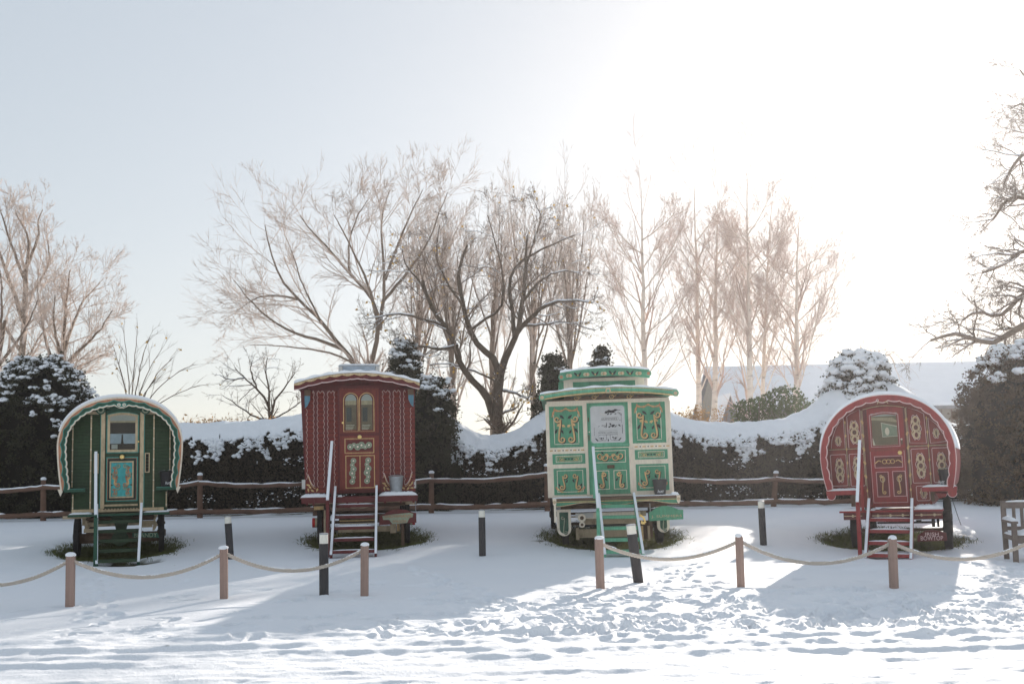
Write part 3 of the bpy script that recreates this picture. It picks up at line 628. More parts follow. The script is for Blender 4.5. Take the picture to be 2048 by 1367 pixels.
# ------------------------------------------------------------------ clipped evergreens
def foliage(root, pts, nrm, size, mk, rng, name='foliage', lean=.0):
    n = len(pts); v, f = scatter(SPRIG_V, SPRIG_F, pts + nrm * rng.normal(size=(n, 1)) * .05, rrot(n, rng), size * (.6 + .8 * rng.random(n)))
    return link(name, v, f, M[mk], root)
def snow_lumps(root, pts, size, rng, flat=.55, name='snow'):
    n = len(pts); a = rng.random(n) * 2 * PI; c, s = np.cos(a), np.sin(a); z0 = np.zeros(n); o1 = np.ones(n)
    R = np.stack([c, -s, z0, s, c, z0, z0, z0, o1], 1).reshape(n, 3, 3)
    sc = size * (.5 + 1.0 * rng.random((n, 1))) * np.array([[1.25, .85, flat]]) * (.8 + .4 * rng.random((n, 3)))
    v, f = scatter(BALL_V, BALL_F, pts, R, sc)
    v += ((vnoise(v[:, 0] * 14, v[:, 1] * 14, v[:, 2] * 14) - .5) * size * .5)[:, None]
    return link(name, v, f, M['snow_soft'], root, smooth=True)
def dome(name, label, cx, ytop, ybot, Y, rx, ry, seed, n=9000, power=2.4, lump=.14, size=.085, snowy=.55, mk='yew', groups=None, cone=0.0, snow_side=None, zfade=(.2, .9), nlump=None):
    """clipped evergreen: profile from the photo (centre px, top px), half-widths in metres"""
    rng = np.random.default_rng(seed); c = P(cx, 900, Y); zt = P(cx, ytop, Y)[2]; zb = float(gbase(0, Y)); H = zt - zb
    root = empty(name, (c[0], Y, zb), 0, label, 'evergreen', groups)
    def surf(th, t, off=0.0):  # t 0..1 height
        k = (1 - np.clip(t, 0, 1) ** power) ** (1 / power) * (1 - cone * t) * (.86 + .14 * np.minimum(1, t * 4))
        w = 1 + .16 * (fbm(np.cos(th) * 2.2 + 5, np.sin(th) * 2.2, t * H * 1.1, o=3, s=seed) - .5) * 2 + off
        return np.stack([rx * k * np.cos(th) * w, ry * k * np.sin(th) * w, t * H * (1 + off * .3) * (.97 + .06 * fbm(np.cos(th) * 3, np.sin(th) * 3, t * 5, o=2, s=seed))], -1)
    nu, nv = 40, 26; th, t = np.meshgrid(np.linspace(0, 2 * PI, nu, endpoint=False), 1 - (1 - np.linspace(0, 1, nv)) ** 1.6)
    p = surf(th, t, -.16).reshape(-1, 3); i = np.arange(nu * nv).reshape(nv, nu); f = np.stack([i[:-1], np.roll(i[:-1], -1, 1), np.roll(i[1:], -1, 1), i[1:]], -1).reshape(-1, 4)
    link('shaded_yew_core', p, f, M['yew_core'], root, smooth=True)  # dark inner filler; shade between the shoots is put into its colour
    # shoots gathered into uneven puffs with dark gaps between
    area = 2 * PI * (rx + ry) / 2 * H; npf = int(area * 15); th = rng.random(npf) * 2 * PI; t = np.minimum(1 - (1 - rng.random(npf)) ** 1.2, .985)
    pc = surf(th, t, -.03 + .07 * rng.normal(size=npf) * .6); pr = .09 + .13 * rng.random(npf)
    per = max(8, n // npf); k = np.repeat(np.arange(npf), per); d = rng.normal(size=(len(k), 3)); d /= np.linalg.norm(d, axis=1, keepdims=True)
    ax = pc[k] - np.array([0, 0, H * .35]); ax /= np.linalg.norm(ax, axis=1, keepdims=True); d = d + ax * .75 + np.array([0, 0, .25]); d /= np.linalg.norm(d, axis=1, keepdims=True)
    q2 = pc[k] + d * pr[k, None] * (.75 + .5 * rng.random((len(k), 1)) + 1.1 * (rng.random((len(k), 1)) < .07) * rng.random((len(k), 1))); foliage(root, q2, d, size, mk, rng)
    if snowy > 0:
        cl = fbm(np.cos(th) * 2.6 * rx, np.sin(th) * 2.6 * ry, t * H * 2.4 + 9, o=3, s=seed + 9); bias = (t - zfade[0]) / (zfade[1] - zfade[0])
        if snow_side is not None: bias = bias + snow_side(np.cos(th), t)
        ks = np.nonzero(cl < snowy * np.clip(bias, 0, 1.15))[0]
        kk = np.repeat(ks, 7); o = rng.normal(size=(len(kk), 3)) * .45; o[:, 2] = np.abs(o[:, 2]) * .5 + .45; a2 = pc[kk] - np.array([0, 0, H * .35]); a2 /= np.linalg.norm(a2, axis=1, keepdims=True)
        snow_lumps(root, pc[kk] + (o + a2 * .40) * pr[kk, None], lump * (.7 + .6 * rng.random()), rng, .62)
    return root
dome('dome_yew', 'wide dome shaped dark yew with fluffy snow patches behind the green bowtop', 75, 726, 1000, 28.1, 1.93, 1.25, 61, n=30000, power=2.2, lump=.075, snowy=.62, zfade=(.36, .70),
     snow_side=lambda cx, t: -.30 + .6 * np.exp(-((cx - .40) / .4) ** 2), nlump=7500)
dome('column_yew', 'dark column yew hard against the right side of the oxblood wagon', 862, 765, 1000, 27.6, .78, .8, 62, n=14000, power=2.4, lump=.07, snowy=.50, zfade=(.45, .8), nlump=2200, groups='dark column yews behind the hedge')
dome('column_yew', 'dark conical yew behind the right roof corner of the oxblood wagon', 812, 690, 1000, 29.3, .8, .8, 63, n=13000, power=1.7, lump=.06, snowy=.40, zfade=(.4, .9), nlump=1200, groups='dark column yews behind the hedge')
dome('column_yew', 'dark yew rising behind the left roof corner of the cream and green wagon', 1112, 716, 1000, 28.8, .72, .8, 64, n=12000, power=1.9, lump=.06, snowy=.40, zfade=(.3, 1.0), nlump=1300, groups='dark column yews behind the hedge')
dome('column_yew', 'pointed yew poking up behind the green lantern roof', 1207, 702, 1000, 29.6, .6, .6, 65, n=8000, power=1.6, lump=.06, snowy=.42, zfade=(.4, 1.0), nlump=1100, groups='dark column yews behind the hedge')
dome('topiary_yew', 'snow mottled round topped topiary between the birches and the red bowtop', 1727, 720, 1000, 28.6, 1.12, 1.0, 66, n=22000, power=2.7, lump=.08, snowy=.62, zfade=(-.2, .4), nlump=6500, mk='yew', snow_side=lambda cx, t: -.75 * (cx > .35))
dome('tall_hedge', 'tall brownish clipped evergreen at the right edge with snow on its top', 2066, 702, 1000, 25.5, 1.95, 1.6, 67, n=36000, power=2.7, cone=.10, lump=.075, snowy=.80, zfade=(.66, .97), nlump=4200, mk='hedge_br', size=.075, groups=None)

# ------------------------------------------------------------------ long hedge with snow on its sloping top
YH = 27.5
prof_px = [(-120, 850), (0, 850), (120, 850), (250, 852), (360, 856), (430, 854), (500, 850), (560, 845), (605, 838), (650, 815), (700, 790), (760, 775), (820, 772), (862, 785), (895, 835), (925, 862), (960, 878), (985, 881), (1020, 875), (1050, 858), (1080, 835), (1110, 815),
           (1170, 800), (1240, 800), (1300, 808), (1345, 836), (1380, 850), (1430, 853), (1500, 852), (1560, 846), (1600, 834), (1640, 808), (1665, 780), (1700, 765), (1740, 765), (1790, 775), (1830, 800), (1870, 835), (1905, 860), (1940, 860), (2060, 850), (2300, 850)]
hp = np.array([P(a, b, YH + 1.0) for a, b in prof_px]); hx = np.linspace(hp[0, 0], hp[-1, 0], 900); hz = np.interp(hx, hp[:, 0], hp[:, 2])
hz = np.convolve(np.pad(hz, 9, 'edge'), np.ones(19) / 19, 'valid')
def hedge_surf(x, s):
    """s 0..1 front face foot->lip, 1..2 slope to crest, 2..3 down the back"""
    zt = np.interp(x, hx, hz); zg = gbase(x, YH); lip = zg + (zt - zg) * .74 - .06
    n1 = (fbm(x * 1.1, s * 2.5, o=3, s=91) - .5) * .22
    y = np.where(s < 1, YH - .10 * np.sin(np.clip(s, 0, 1) * PI) + .05, np.where(s < 2, YH + 1.0 * (s - 1) ** 1.0, YH + 1.0 + .25 * np.sin((s - 2) * PI)))
    z = np.where(s < 1, zg + (lip - zg) * s, np.where(s < 2, lip + (zt - lip) * np.sin(np.clip(s - 1, 0, 1) * PI / 2) ** .9, zt - (zt - zg) * (s - 2)))
    return np.stack([x, y + n1 * (s < 2.2), z + n1 * .3 * (s > .5)], -1)
hroot = empty('clipped_hedge', (0, YH, float(gbase(0, YH))), 0, 'long dark clipped hedge with scooped top under a thick blanket of snow', 'hedge')
off = np.array([0, YH, float(gbase(0, YH))])
xs, ss = np.meshgrid(np.linspace(hx[0], hx[-1], 700), np.r_[np.linspace(0, 1, 14), np.linspace(1, 2, 12)[1:], np.linspace(2, 3, 6)[1:]])
core = hedge_surf(xs, ss); core[..., 1] += np.where(ss < 1.9, .07, 0); core[..., 2] -= .04
i = np.arange(xs.size).reshape(xs.shape); f = np.stack([i[:-1, :-1], i[:-1, 1:], i[1:, 1:], i[1:, :-1]], -1).reshape(-1, 4)
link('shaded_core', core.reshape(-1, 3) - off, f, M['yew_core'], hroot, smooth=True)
nl = 90000; lx = hx[0] + (hx[-1] - hx[0]) * RNG.random(nl); ls = np.where(RNG.random(nl) < .78, RNG.random(nl), 1 + RNG.random(nl) * .9)
q = hedge_surf(lx, ls); q[:, 1] -= .02 + .10 * RNG.random(nl) * (ls < 1); keep = RNG.random(nl) < .55 + .5 * fbm(lx * 2, ls * 6, o=3, s=95)
q = q[keep]; v, f = scatter(SPRIG_V, SPRIG_F, q - off, rrot(len(q), RNG), .075 * (.5 + .9 * RNG.random(len(q)))); link('foliage', v, f, M['hedge'], hroot)
# snow blanket: continuous on the slope, ragged where it breaks up at the lip
xs, ss = np.meshgrid(np.linspace(hx[0], hx[-1], 1700), np.linspace(.70, 2.25, 46)); bl = hedge_surf(xs, ss)
thick = .10 * np.clip(ss - .95, 0, 1) + .035 + .10 * (fbm(xs * 4.5, ss * 7, o=4, s=97) - .5); bl[..., 2] += thick; bl[..., 1] -= .05 + .06 * np.clip(1.3 - ss, 0, 1)
i = np.arange(xs.size).reshape(xs.shape); f = np.stack([i[:-1, :-1], i[:-1, 1:], i[1:, 1:], i[1:, :-1]], -1)
cover = fbm(xs * 4.4, ss * 4.6, o=4, s=98) + .25 * (fbm(xs * .5, ss, o=2, s=99) - .5)
kp = cover[:-1, :-1] > np.interp(ss[:-1, :-1], [.70, .9, 1.06, 1.22, 1.4, 3], [.72, .60, .47, .32, .10, 0])
so = link('snow', bl.reshape(-1, 3) - off, f[kp].reshape(-1, 4), M['snow_soft'], hroot, smooth=True)
sm = so.modifiers.new('t', 'SOLIDIFY'); sm.thickness = .05; sm.offset = -1
nl = 9000; lx = hx[0] + (hx[-1] - hx[0]) * RNG.random(nl); ls = .72 + .55 * RNG.random(nl); cv = fbm(lx * 4.4, ls * 4.6, o=4, s=98)
kk = cv > np.interp(ls, [.70, .9, 1.06, 1.22, 1.4], [.72, .58, .46, .40, .3]); q = hedge_surf(lx, ls)[kk]; q[:, 1] -= .10; q[:, 2] += .03
snow_lumps(hroot, q - off, .045, RNG, .7, 'snow_clumps')
nl = 5000; lx = hx[0] + (hx[-1] - hx[0]) * RNG.random(nl); ls = .80 + .36 * RNG.random(nl); q = hedge_surf(lx, ls); q[:, 1] -= .10; q[:, 2] += .06; kk = fbm(lx * 2.2, ls * 5, o=3, s=96) > .47; q = q[kk]
v, f = scatter(SPRIG_V, SPRIG_F, q - off, rrot(len(q), RNG), .06 + .06 * RNG.random(len(q))); link('top_shoots', v, f, M['hedge'], hroot)

nl = 5000; lx = hx[0] + (hx[-1] - hx[0]) * RNG.random(nl); ls = .08 + .72 * RNG.random(nl); q = hedge_surf(lx, ls)[fbm(lx * 1.3, ls * 4, o=4, s=94) > .60]; q[:, 1] -= .13
snow_lumps(hroot, q - off, .018, RNG, .6, 'snow_flecks')
# golden reeds, laurel
def blades(name, label, cat, n, xr, yr, hr, mk, seed, group=None, w=.012, lean=.12, ztop=None, root=None, kind='stuff'):
    rng = np.random.default_rng(seed); x = xr[0] + (xr[1] - xr[0]) * rng.random(n); y = yr[0] + (yr[1] - yr[0]) * rng.random(n); z = gbase(x, y)
    h = hr[0] + (hr[1] - hr[0]) * rng.random(n) * (.6 + .6 * vnoise(x * 1.7, y)); st = np.stack([x, y, z], 1); d = np.stack([rng.normal(size=n) * lean, rng.normal(size=n) * lean, np.ones(n)], 1)
    pts, rad = seg_grow(st, d, h, np.full(n, w * .5), 5, .05, 0.0, rng, .3); v, f = tubes([(pts, rad)], 3)
    m_ = n * 3; k = rng.integers(0, n, m_); a = .55 + .45 * rng.random(m_); q = pts[k, 3] * (1 - a)[:, None] + pts[k, 4] * a[:, None] + rng.normal(size=(m_, 3)) * .04
    v2, f2 = scatter(LEAF_V, LEAF_F, q, rrot(m_, rng), .05 + .09 * rng.random(m_)); o = link(name, np.concatenate([v, v2]), np.concatenate([f, f2 + len(v)]), M[mk]); return tag(o, label, cat, group, kind)
xa, xb = P(330, 850, 31)[0], P(625, 850, 31)[0]
blades('reed_bed', 'frosted golden reeds and seed heads showing over the hedge between the first two wagons', 'reeds', 1500, (xa, xb), (29.8, 31.6), (2.1, 2.85), 'reed', 71)
xa, xb = P(1350, 850, 32)[0], P(1420, 850, 32)[0]
blades('tall_grass', 'golden frosted stems showing over the hedge right of the cream and green wagon', 'grass', 340, (xa, xb), (30.5, 32), (2.2, 3.1), 'reed', 72)
rg = np.random.default_rng(73); c0 = P(1560, 850, 32)
lr = empty('laurel_bush', (c0[0], 32, float(gbase(0, 32))), 0, 'frosted green laurel bush over the hedge between the birch trunks', 'bush')
n = 6000; u = rg.random(n); xx = P(1470, 850, 32)[0] + (P(1650, 850, 32)[0] - P(1470, 850, 32)[0]) * u; ht = 2.4 + 1.5 * fbm(xx * .9, 0 * xx, o=3, s=74) * np.sin(np.clip(u, .02, .98) * PI) ** .4
q = np.stack([xx, 32 + (rg.random(n) - .5) * 1.6, gbase(xx, 32) + 1.2 + (ht - 1.0) * rg.random(n) ** .8], 1) - np.array([c0[0], 32, float(gbase(0, 32))])
v, f = scatter(SPRIG_V, SPRIG_F, q, rrot(n, rg), .10 * (.5 + rg.random(n))); link('foliage', v, f, M['laurel'], lr)
n = 60; st = np.stack([(rg.random(n) - .5) * 2.6, (rg.random(n) - .5) * 1.0, np.zeros(n)], 1); pts, rad = seg_grow(st, np.stack([rg.normal(size=n) * .2, rg.normal(size=n) * .1, np.ones(n)], 1), 2.2 + rg.random(n), np.full(n, .02), 6, .08, 0, rg, .4)
v, f = tubes([(pts, rad)], 4); link('stems', v, f, M['twig_d'], lr)
# ------------------------------------------------------------------ living wagons
class WG:
    """a wagon's own frame: x right, y back, z up; X()/Z() turn sizes read off the photo into metres"""
    def __init__(s, pcx, pcy, Y, rot, crop, label, zoff=0.0, tilt=0.0, name='living_wagon'):
        s.sc, s.ox, s.oy = crop; s.rot = rot; c = P(pcx, pcy, Y); s.zmid = c[2]; s.zg = float(gbase(c[0], Y + .8)) - .05
        s.root = empty(name, (c[0], Y, s.zg), rot, label, 'wagon', 'living wagons in a row on the snow', ry=tilt)
        s.M = Matrix.Translation((c[0], Y, s.zg)) @ Matrix.Rotation(rot, 4, 'Z'); s.zm = s.zmid - s.zg
        a = proj(s.M @ Vector((-1, 0, s.zm))); b = proj(s.M @ Vector((1, 0, s.zm))); u = proj(s.M @ Vector((0, 0, s.zm + 1))); d = proj(s.M @ Vector((0, 0, s.zm - 1)))
        s.su = (b[0] - a[0]) / 2; s.sv = (d[1] - u[1]) / 2; s.p0 = proj(s.M @ Vector((0, 0, s.zm)))
    def X(s, c): return (s.ox + c / s.sc - s.p0[0]) / s.su
    def Z(s, c): return s.zm + (s.p0[1] - (s.oy + c / s.sc)) / s.sv
    def pts(s, L): return [(s.X(a), s.Z(b)) for a, b in L]
    def R(s, mb, x0, x1, y0, y1, ya, yb, m): return mb.box(s.X(x0), s.X(x1), ya, yb, s.Z(y1), s.Z(y0), m)
    def FR(s, mb, x0, x1, y0, y1, w, ya, yb, m): return mb.frame(s.X(x0), s.X(x1), s.Z(y1), s.Z(y0), w / s.sc / s.su, ya, yb, m)
    def W(s, w): return w / s.sc / s.su
def boards(mb, x0, x1, z0, z1, step, y, m, depth=.012, clip=None):
    """lap boards; clip(z)->(xl,xr)"""
    n = max(1, int(round((z1 - z0) / step))); h = (z1 - z0) / n
    for i in range(n):
        a = z0 + i * h; b = a + h * .84
        if clip:
            l0, r0 = clip(a + .3 * h); l1, r1 = clip(b); xl, xr = max(x0, max(l0, l1)), min(x1, min(r0, r1))
        else: xl, xr = x0, x1
        if xr - xl < .01: continue
        v = [(xl, y - depth, a), (xr, y - depth, a), (xr, y - .001, b), (xl, y - .001, b), (xl, y + .02, a), (xr, y + .02, a), (xr, y + .02, b), (xl, y + .02, b)]
        mb.add(v, [(0, 1, 2, 3), (0, 4, 5, 1), (0, 3, 7, 4), (1, 5, 6, 2), (3, 2, 6, 7)], m)
def scroll(cx, cz, w, h, flip=1, turns=1.15, n=34):
    """S-scroll centre line: volute - stem - volute"""
    pts = []
    r = w * .30
    for i in range(n):
        t = i / (n - 1); a = -PI * 2 * turns * (1 - t); q = r * (.22 + .78 * t)
        pts.append((cx + flip * (-w * .5 + r + q * math.cos(a + PI * .0) ), cz + h / 2 - r + q * math.sin(a)))
    x0, z0 = pts[-1]; b = []
    for i in range(n):
        t = i / (n - 1); a = PI + PI * 2 * turns * t; q = r * (1 - .78 * t)
        b.append((cx + flip * (w * .5 - r - .0 + q * math.cos(a)) * 1.0, cz - h / 2 + r + q * math.sin(a)))
    x1, z1 = b[0]; mid = []
    for i in range(1, 10):
        t = i / 10; e = t * t * (3 - 2 * t); mid.append((x0 + (x1 - x0) * e, z0 + (z1 - z0) * t))
    return pts + mid + b
def taperw(n, w): return [w * (.45 + .75 * math.sin(PI * i / (n - 1)) ** 1.0) for i in range(n)]
def put_scroll(mb, cx, cz, w, h, flip, lw, y, m, sh=None):
    lw *= .82
    p = scroll(cx, cz, w, h, flip)
    if sh: mb.ribbon([(a + lw * .55, b - lw * .55) for a, b in p], taperw(len(p), lw * 1.15), y + .0012, y + .004, sh)
    mb.ribbon(p, taperw(len(p), lw), y, y + .004, m)
def leafp(mb, cx, cz, L, wd, ang, y, m):
    c, s = math.cos(ang), math.sin(ang); pts = []
    for u, w in ((0, 0), (.3, .5), (.65, .4), (1, 0), (.65, -.4), (.3, -.5)): pts.append((cx + (u - .5) * L * c - w * wd * s, cz + (u - .5) * L * s + w * wd * c))
    mb.prism(pts, y, y + .003, m)
def disc(mb, cx, cz, r, y0, y1, m, n=14, rz=None):
    mb.prism([(cx + r * math.cos(2 * PI * i / n), cz + (rz or r) * math.sin(2 * PI * i / n)) for i in range(n)], y0, y1, m)
def wavy(mb, x, z0, z1, step, amp, w, y, m, ph=1):
    n = max(2, int((z1 - z0) / step)); pts = []
    for i in range(n * 6 + 1):
        t = i / 6; k = abs(math.sin(PI * t)) ** .7; pts.append((x + ph * amp * k, z0 + (z1 - z0) * t / n))
    mb.ribbon(pts, w, y, y + .004, m)
def wheel(g, x, y, r, w, name='wheel', tyre='tyre', rimm='wheel', hubm='wheel', spokes=12, hub=(.16, .09), bands=None):
    m = MB(); cx = x; m.lathe([(r - .055, -w / 2), (r - .012, -w / 2), (r, -w / 2 + .012), (r, w / 2 - .012), (r - .012, w / 2), (r - .055, w / 2), (r - .075, w * .3), (r - .075, -w * .3), (r - .055, -w / 2)], (cx, y, r), tyre, 28, 'x')
    for i in range(spokes):
        a = 2 * PI * i / spokes + .13; m.bar((cx, y + .05 * math.cos(a), r + .05 * math.sin(a)), (cx, y + (r - .07) * math.cos(a), r + (r - .07) * math.sin(a)), .035, .035, rimm, up=(1, 0, 0))
    o = m.build(name, g.root); h = MB(); L, rr = hub
    if bands:
        s = 1 if x > 0 else -1; x0 = cx - .06 * s
        h.lathe([(rr, -.06), (rr, .06)], (cx, y, r), hubm, 16, 'x')
        for k, (c, bw) in enumerate(bands):
            a, b = x0 + s * (.06 + sum(q[1] for q in bands[:k])), x0 + s * (.06 + sum(q[1] for q in bands[:k + 1])); h.lathe([(rr, min(a, b) - cx), (rr, max(a, b) - cx)], (cx, y, r), c, 16, 'x')
    else: h.lathe([(rr * .6, -L / 2), (rr, -L / 4), (rr, L / 4), (rr * .6, L / 2)], (cx, y, r), hubm, 14, 'x')
    h.build('hub', o, smooth=False); return o
def snow_strip(parent, x0, x1, y0, y1, z, h, seed=1, n=18, name='snow', m='snow_soft', ny=5):
    rng = np.random.default_rng(seed); v = []; f = []
    for j in range(ny):
        for i in range(n):
            u, w = i / (n - 1), j / (ny - 1); e = min(1, 6 * u, 6 * (1 - u)) ** .5 * min(1, 3.2 * w + .35, 3.2 * (1 - w) + .35) ** .5
            v.append((x0 + (x1 - x0) * u, y0 + (y1 - y0) * w + (.012 * rng.normal() if 0 < j < ny - 1 else 0), z + h * e * (.82 + .36 * rng.random())))
    b = len(v)
    for j in range(ny):
        for i in range(n): v.append((x0 + (x1 - x0) * i / (n - 1), y0 + (y1 - y0) * j / (ny - 1), z - .002))
    for j in range(ny - 1):
        for i in range(n - 1): a = j * n + i; f.append((a, a + 1, a + n + 1, a + n)); f.append((b + a, b + a + n, b + a + n + 1, b + a + 1))
    for i in range(n - 1): f.append((b + i, b + i + 1, i + 1, i)); q = (ny - 1) * n + i; f.append((q, q + 1, b + q + 1, b + q))
    for j in range(ny - 1): q = j * n; f.append((q, q + n, b + q + n, b + q)); q = j * n + n - 1; f.append((b + q, b + q + n, q + n, q))
    return link(name, v, f, M[m], parent, smooth=True)
def pail(g, xc, zc0, zc1, y, cols, label, group, txt=None, tx=0, name='bucket', zb=None):
    """xc: (left,right) crop px of the rim"""
    x = (g.X(xc[0]) + g.X(xc[1])) / 2; r = (g.X(xc[1]) - g.X(xc[0])) / 2; z0 = zb if zb is not None else g.Z(zc1); h = g.Z(zc0) - z0
    w = g.M @ Vector((x, y, z0)); root = empty(name, w, g.rot, label, 'bucket', group)
    m = MB(); m.lathe([(r * .72, 0), (r * .74, .006), (r * .98, h - .012), (r * 1.03, h - .01), (r * 1.03, h), (r * .95, h), (r * .93, h - .02), (r * .70, .02)], (0, 0, 0), cols, 22)
    if txt: text_mb(m, txt, .07, tx, -r * .86 - .002, h * .26, 'white', .003, width=r * .85, height=h * .20, shear=.35)
    m.build('pail', root, smooth=False)
    k = MB(); k.tube([(r * 1.02 * math.cos(a), 0, h - .02 + r * .25 * math.sin(a) * (1) ) if False else (r * 1.03 * math.cos(a), r * .9 * math.sin(a), h - .01 + .03 * math.sin(a)) for a in np.linspace(0, PI, 12)], .005, 'zinc', 5); k.build('handle', root)
    return root
def steps(g, xl, xr, z_top, foot_y, n, col, rail_col, label, rail=None, z_foot=0.0, top_y=-.30, over=.10, snow=True, tread_z=None, lean=0, leanr=None, tsnow=True, tcol=None):
    tcol = tcol or col
    leanr = lean if leanr is None else leanr
    """open tread steps: xl,xr local x of stringers; z_top porch height"""
    root = empty('wooden_steps', g.M @ Vector(((xl + xr) / 2, foot_y, 0)), g.rot, label, 'steps', 'wooden steps up to the wagon doors'); xm = (xl + xr) / 2; T = lambda x, y, z: (x - xm, y - foot_y, z)
    w, d = .045, .13
    for x in (xl, xr):
        k = (z_top + over - z_foot) / (top_y - foot_y); m = MB(); a = T(x + (lean if x == xl else leanr), foot_y, z_foot - .05); b = T(x, top_y, z_top + over); m.bar(a, b, w, d, col); o = m.build('stringer', root, bevel=.004)
        if snow: s_ = MB(); up = Vector(b) - Vector(a); nn = Vector((0, -up.z, up.y)).normalized(); s_.bar(Vector(a) + nn * (d / 2 + .008), Vector(b) + nn * (d / 2 + .008), w * .95, .018, 'snow_soft'); s_.build('snow', o)
    for i in range(n):
        t = (i + .35) / n; y = foot_y + (top_y - foot_y) * t; z = z_foot + (z_top - z_foot) * (t - .02); m = MB(); xo = lean * (1 - t); xq = leanr * (1 - t)
        m.box(T(xl + w / 2 + xo, 0, 0)[0], T(xr - w / 2 + xq, 0, 0)[0], y - foot_y - .10, y - foot_y + .10, z - .018, z + .018, tcol); m.box(T(xl + w / 2 + xo, 0, 0)[0], T(xr - w / 2 + xq, 0, 0)[0], y - foot_y - .112, y - foot_y - .10, z - .035, z + .02, tcol)
        o = m.build('tread', root)
        if snow and tsnow: snow_strip(o, T(xl + .03 + xo, 0, 0)[0], T(xr - .03 + xq, 0, 0)[0], y - foot_y - .09, y - foot_y + .07, z + .018, .010 + .006 * (i % 3), seed=i, n=14, ny=3)
    if rail:
        x, zt, zb, yt, yb = rail; m = MB(); a, b = T(x + lean, yb, zb), T(x, yt, zt); m.bar(a, b, .05, .085, rail_col); o = m.build('handrail', root, bevel=.004)
        if snow: s_ = MB(); up = Vector(b) - Vector(a); nn = Vector((0, -up.z, up.y)).normalized(); s_.bar(Vector(a) + nn * .056, Vector(b) + nn * .056, .05, .03, 'snow_soft'); s_.build('snow', o, bevel=.006)
        m = MB(); m.bar(T(x + lean, yb + .03, z_foot - .05), T(x + lean, yb + .03, zb - .02), .06, .05, rail_col, up=(0, 1, 0)); m.build('rail_post', root)
        m = MB(); m.bar(T(x, yt - .03, z_top), T(x, yt - .03, zt - .03), .045, .05, rail_col, up=(0, 1, 0)); m.build('rail_post', root)
    return root
def bow_pts(cx, cz, rx, rz, zb, xb, n=44, p=2.15):
    """bow outline from left foot over the top to right foot (local x,z)"""
    out = []
    for i in range(n + 1):
        a = PI - PI * i / n; c, s = math.cos(a), math.sin(a); out.append((cx + rx * math.copysign(abs(c) ** (2 / p), c), cz + rz * abs(s) ** (2 / p)))
    l = [(cx - rx + (xb - (0)) * (1 - (k / 5)) ** 1.6 * 1.0, zb + (cz - zb) * k / 5) for k in range(5)]
    r = [(2 * cx - x, z) for x, z in reversed(l)]
    return l + out + r
def arc_norm(p):
    q = np.array(p); t = np.gradient(q, axis=0); t /= np.linalg.norm(t, axis=1, keepdims=True) + 1e-9; return q, np.stack([t[:, 1], -t[:, 0]], 1)   # inward normal for left->top->right
def bow_band(mb, P0, off0, off1, y0, y1, m, close=True):
    q, nr = arc_norm(P0); a = q + nr * np.asarray(off0)[:, None] if hasattr(off0, '__len__') else q + nr * off0; b = q + nr * (np.asarray(off1)[:, None] if hasattr(off1, '__len__') else off1)
    n = len(q); v = []
    for i in range(n): v += [(a[i, 0], y0, a[i, 1]), (b[i, 0], y0, b[i, 1]), (a[i, 0], y1, a[i, 1]), (b[i, 0], y1, b[i, 1])]
    f = []
    for i in range(n - 1): k = 4 * i; f += [(k, k + 1, k + 5, k + 4), (k, k + 4, k + 6, k + 2), (k + 1, k + 3, k + 7, k + 5), (k + 2, k + 6, k + 7, k + 3)]
    f += [(0, 2, 3, 1), (4 * n - 4, 4 * n - 3, 4 * n - 1, 4 * n - 2)]
    mb.add(v, f, m)
def under(g, zf, yw, beams, xw, rust='rust'):
    """fore-carriage seen under the porch; beams list of (x0,x1,ztop,zbot,y,mat) crop px"""
    m = MB()
    for x0, x1, a, b, y, mm in beams: g.R(m, x0, x1, a, b, y, y + .09, mm)
    return m

# ============ 1: green bowtop =================================================
g = WG(243, 900, 18.8, math.radians(19), (3.597, 90, 770), 'dark green round topped bowtop wagon with teal scalloped arch, leftmost of the four')
X, Zc, R_, FR = g.X, g.Z, g.R, g.FR
cx = X(552); cz = Zc(440); rx = X(1000) - cx; rz = Zc(92) - cz; zb = Zc(745)
bow = bow_pts(cx, cz, rx, rz, zb, X(132) - X(102)); bow = [(x, z) for x, z in smoothline(bow, 240, 1)]; q, nr = arc_norm(bow)
L = np.r_[0, np.cumsum(np.linalg.norm(np.diff(q, axis=0), axis=1))]; tt = L / L[-1]
sh = [(x, -.26, z) for x, z in bow]
# body shell (canvas roof) and front wall
m = MB(); inner = [(float(a), float(b)) for a, b in (q + nr * .05)]
wall = [p for p in inner if p[1] > zb + .01]; m.prism(wall, .0, .03, 'g_dark'); m.prism([(X(200), Zc(905)), (X(200), zb + .03), (X(885), zb + .03), (X(885), Zc(905))], .001, .03, 'g_dark')
def clipL(z):
    xs_ = [p[0] for p in inner if abs(p[1] - z) < .03]
    if z < zb + .02 or not xs_: return X(200), X(885)
    return max(min(xs_) + .005, -9), max(xs_) - .005
for a, b in ((-9, X(330)), (X(335), X(405)), (X(712), X(783)), (X(788), 9)): boards(m, a, b, Zc(885), Zc(210), .062, -.0, 'g_board', .022, clipL)
m.prism([(X(262), Zc(208)), (X(400), Zc(208)), (X(400), Zc(186)), (X(310), Zc(186))], -.02, .0, 'tan'); m.prism([(X(712), Zc(208)), (X(865), Zc(208)), (X(800), Zc(186)), (X(712), Zc(186))], -.02, .0, 'tan')
for s0, s1, a, b in ((200, 208, 290, 725), (328, 338, 215, 880), (780, 790, 215, 880), (900, 908, 290, 620), (207, 215, 775, 885), (876, 884, 770, 880)): R_(m, s0, s1, a, b, -.03, -.0, 'tan'); [disc(m, X((s0 + s1) / 2), Zc(z), .012, -.034, -.03, 'cream') for z in range(a + 20, b, 75)]
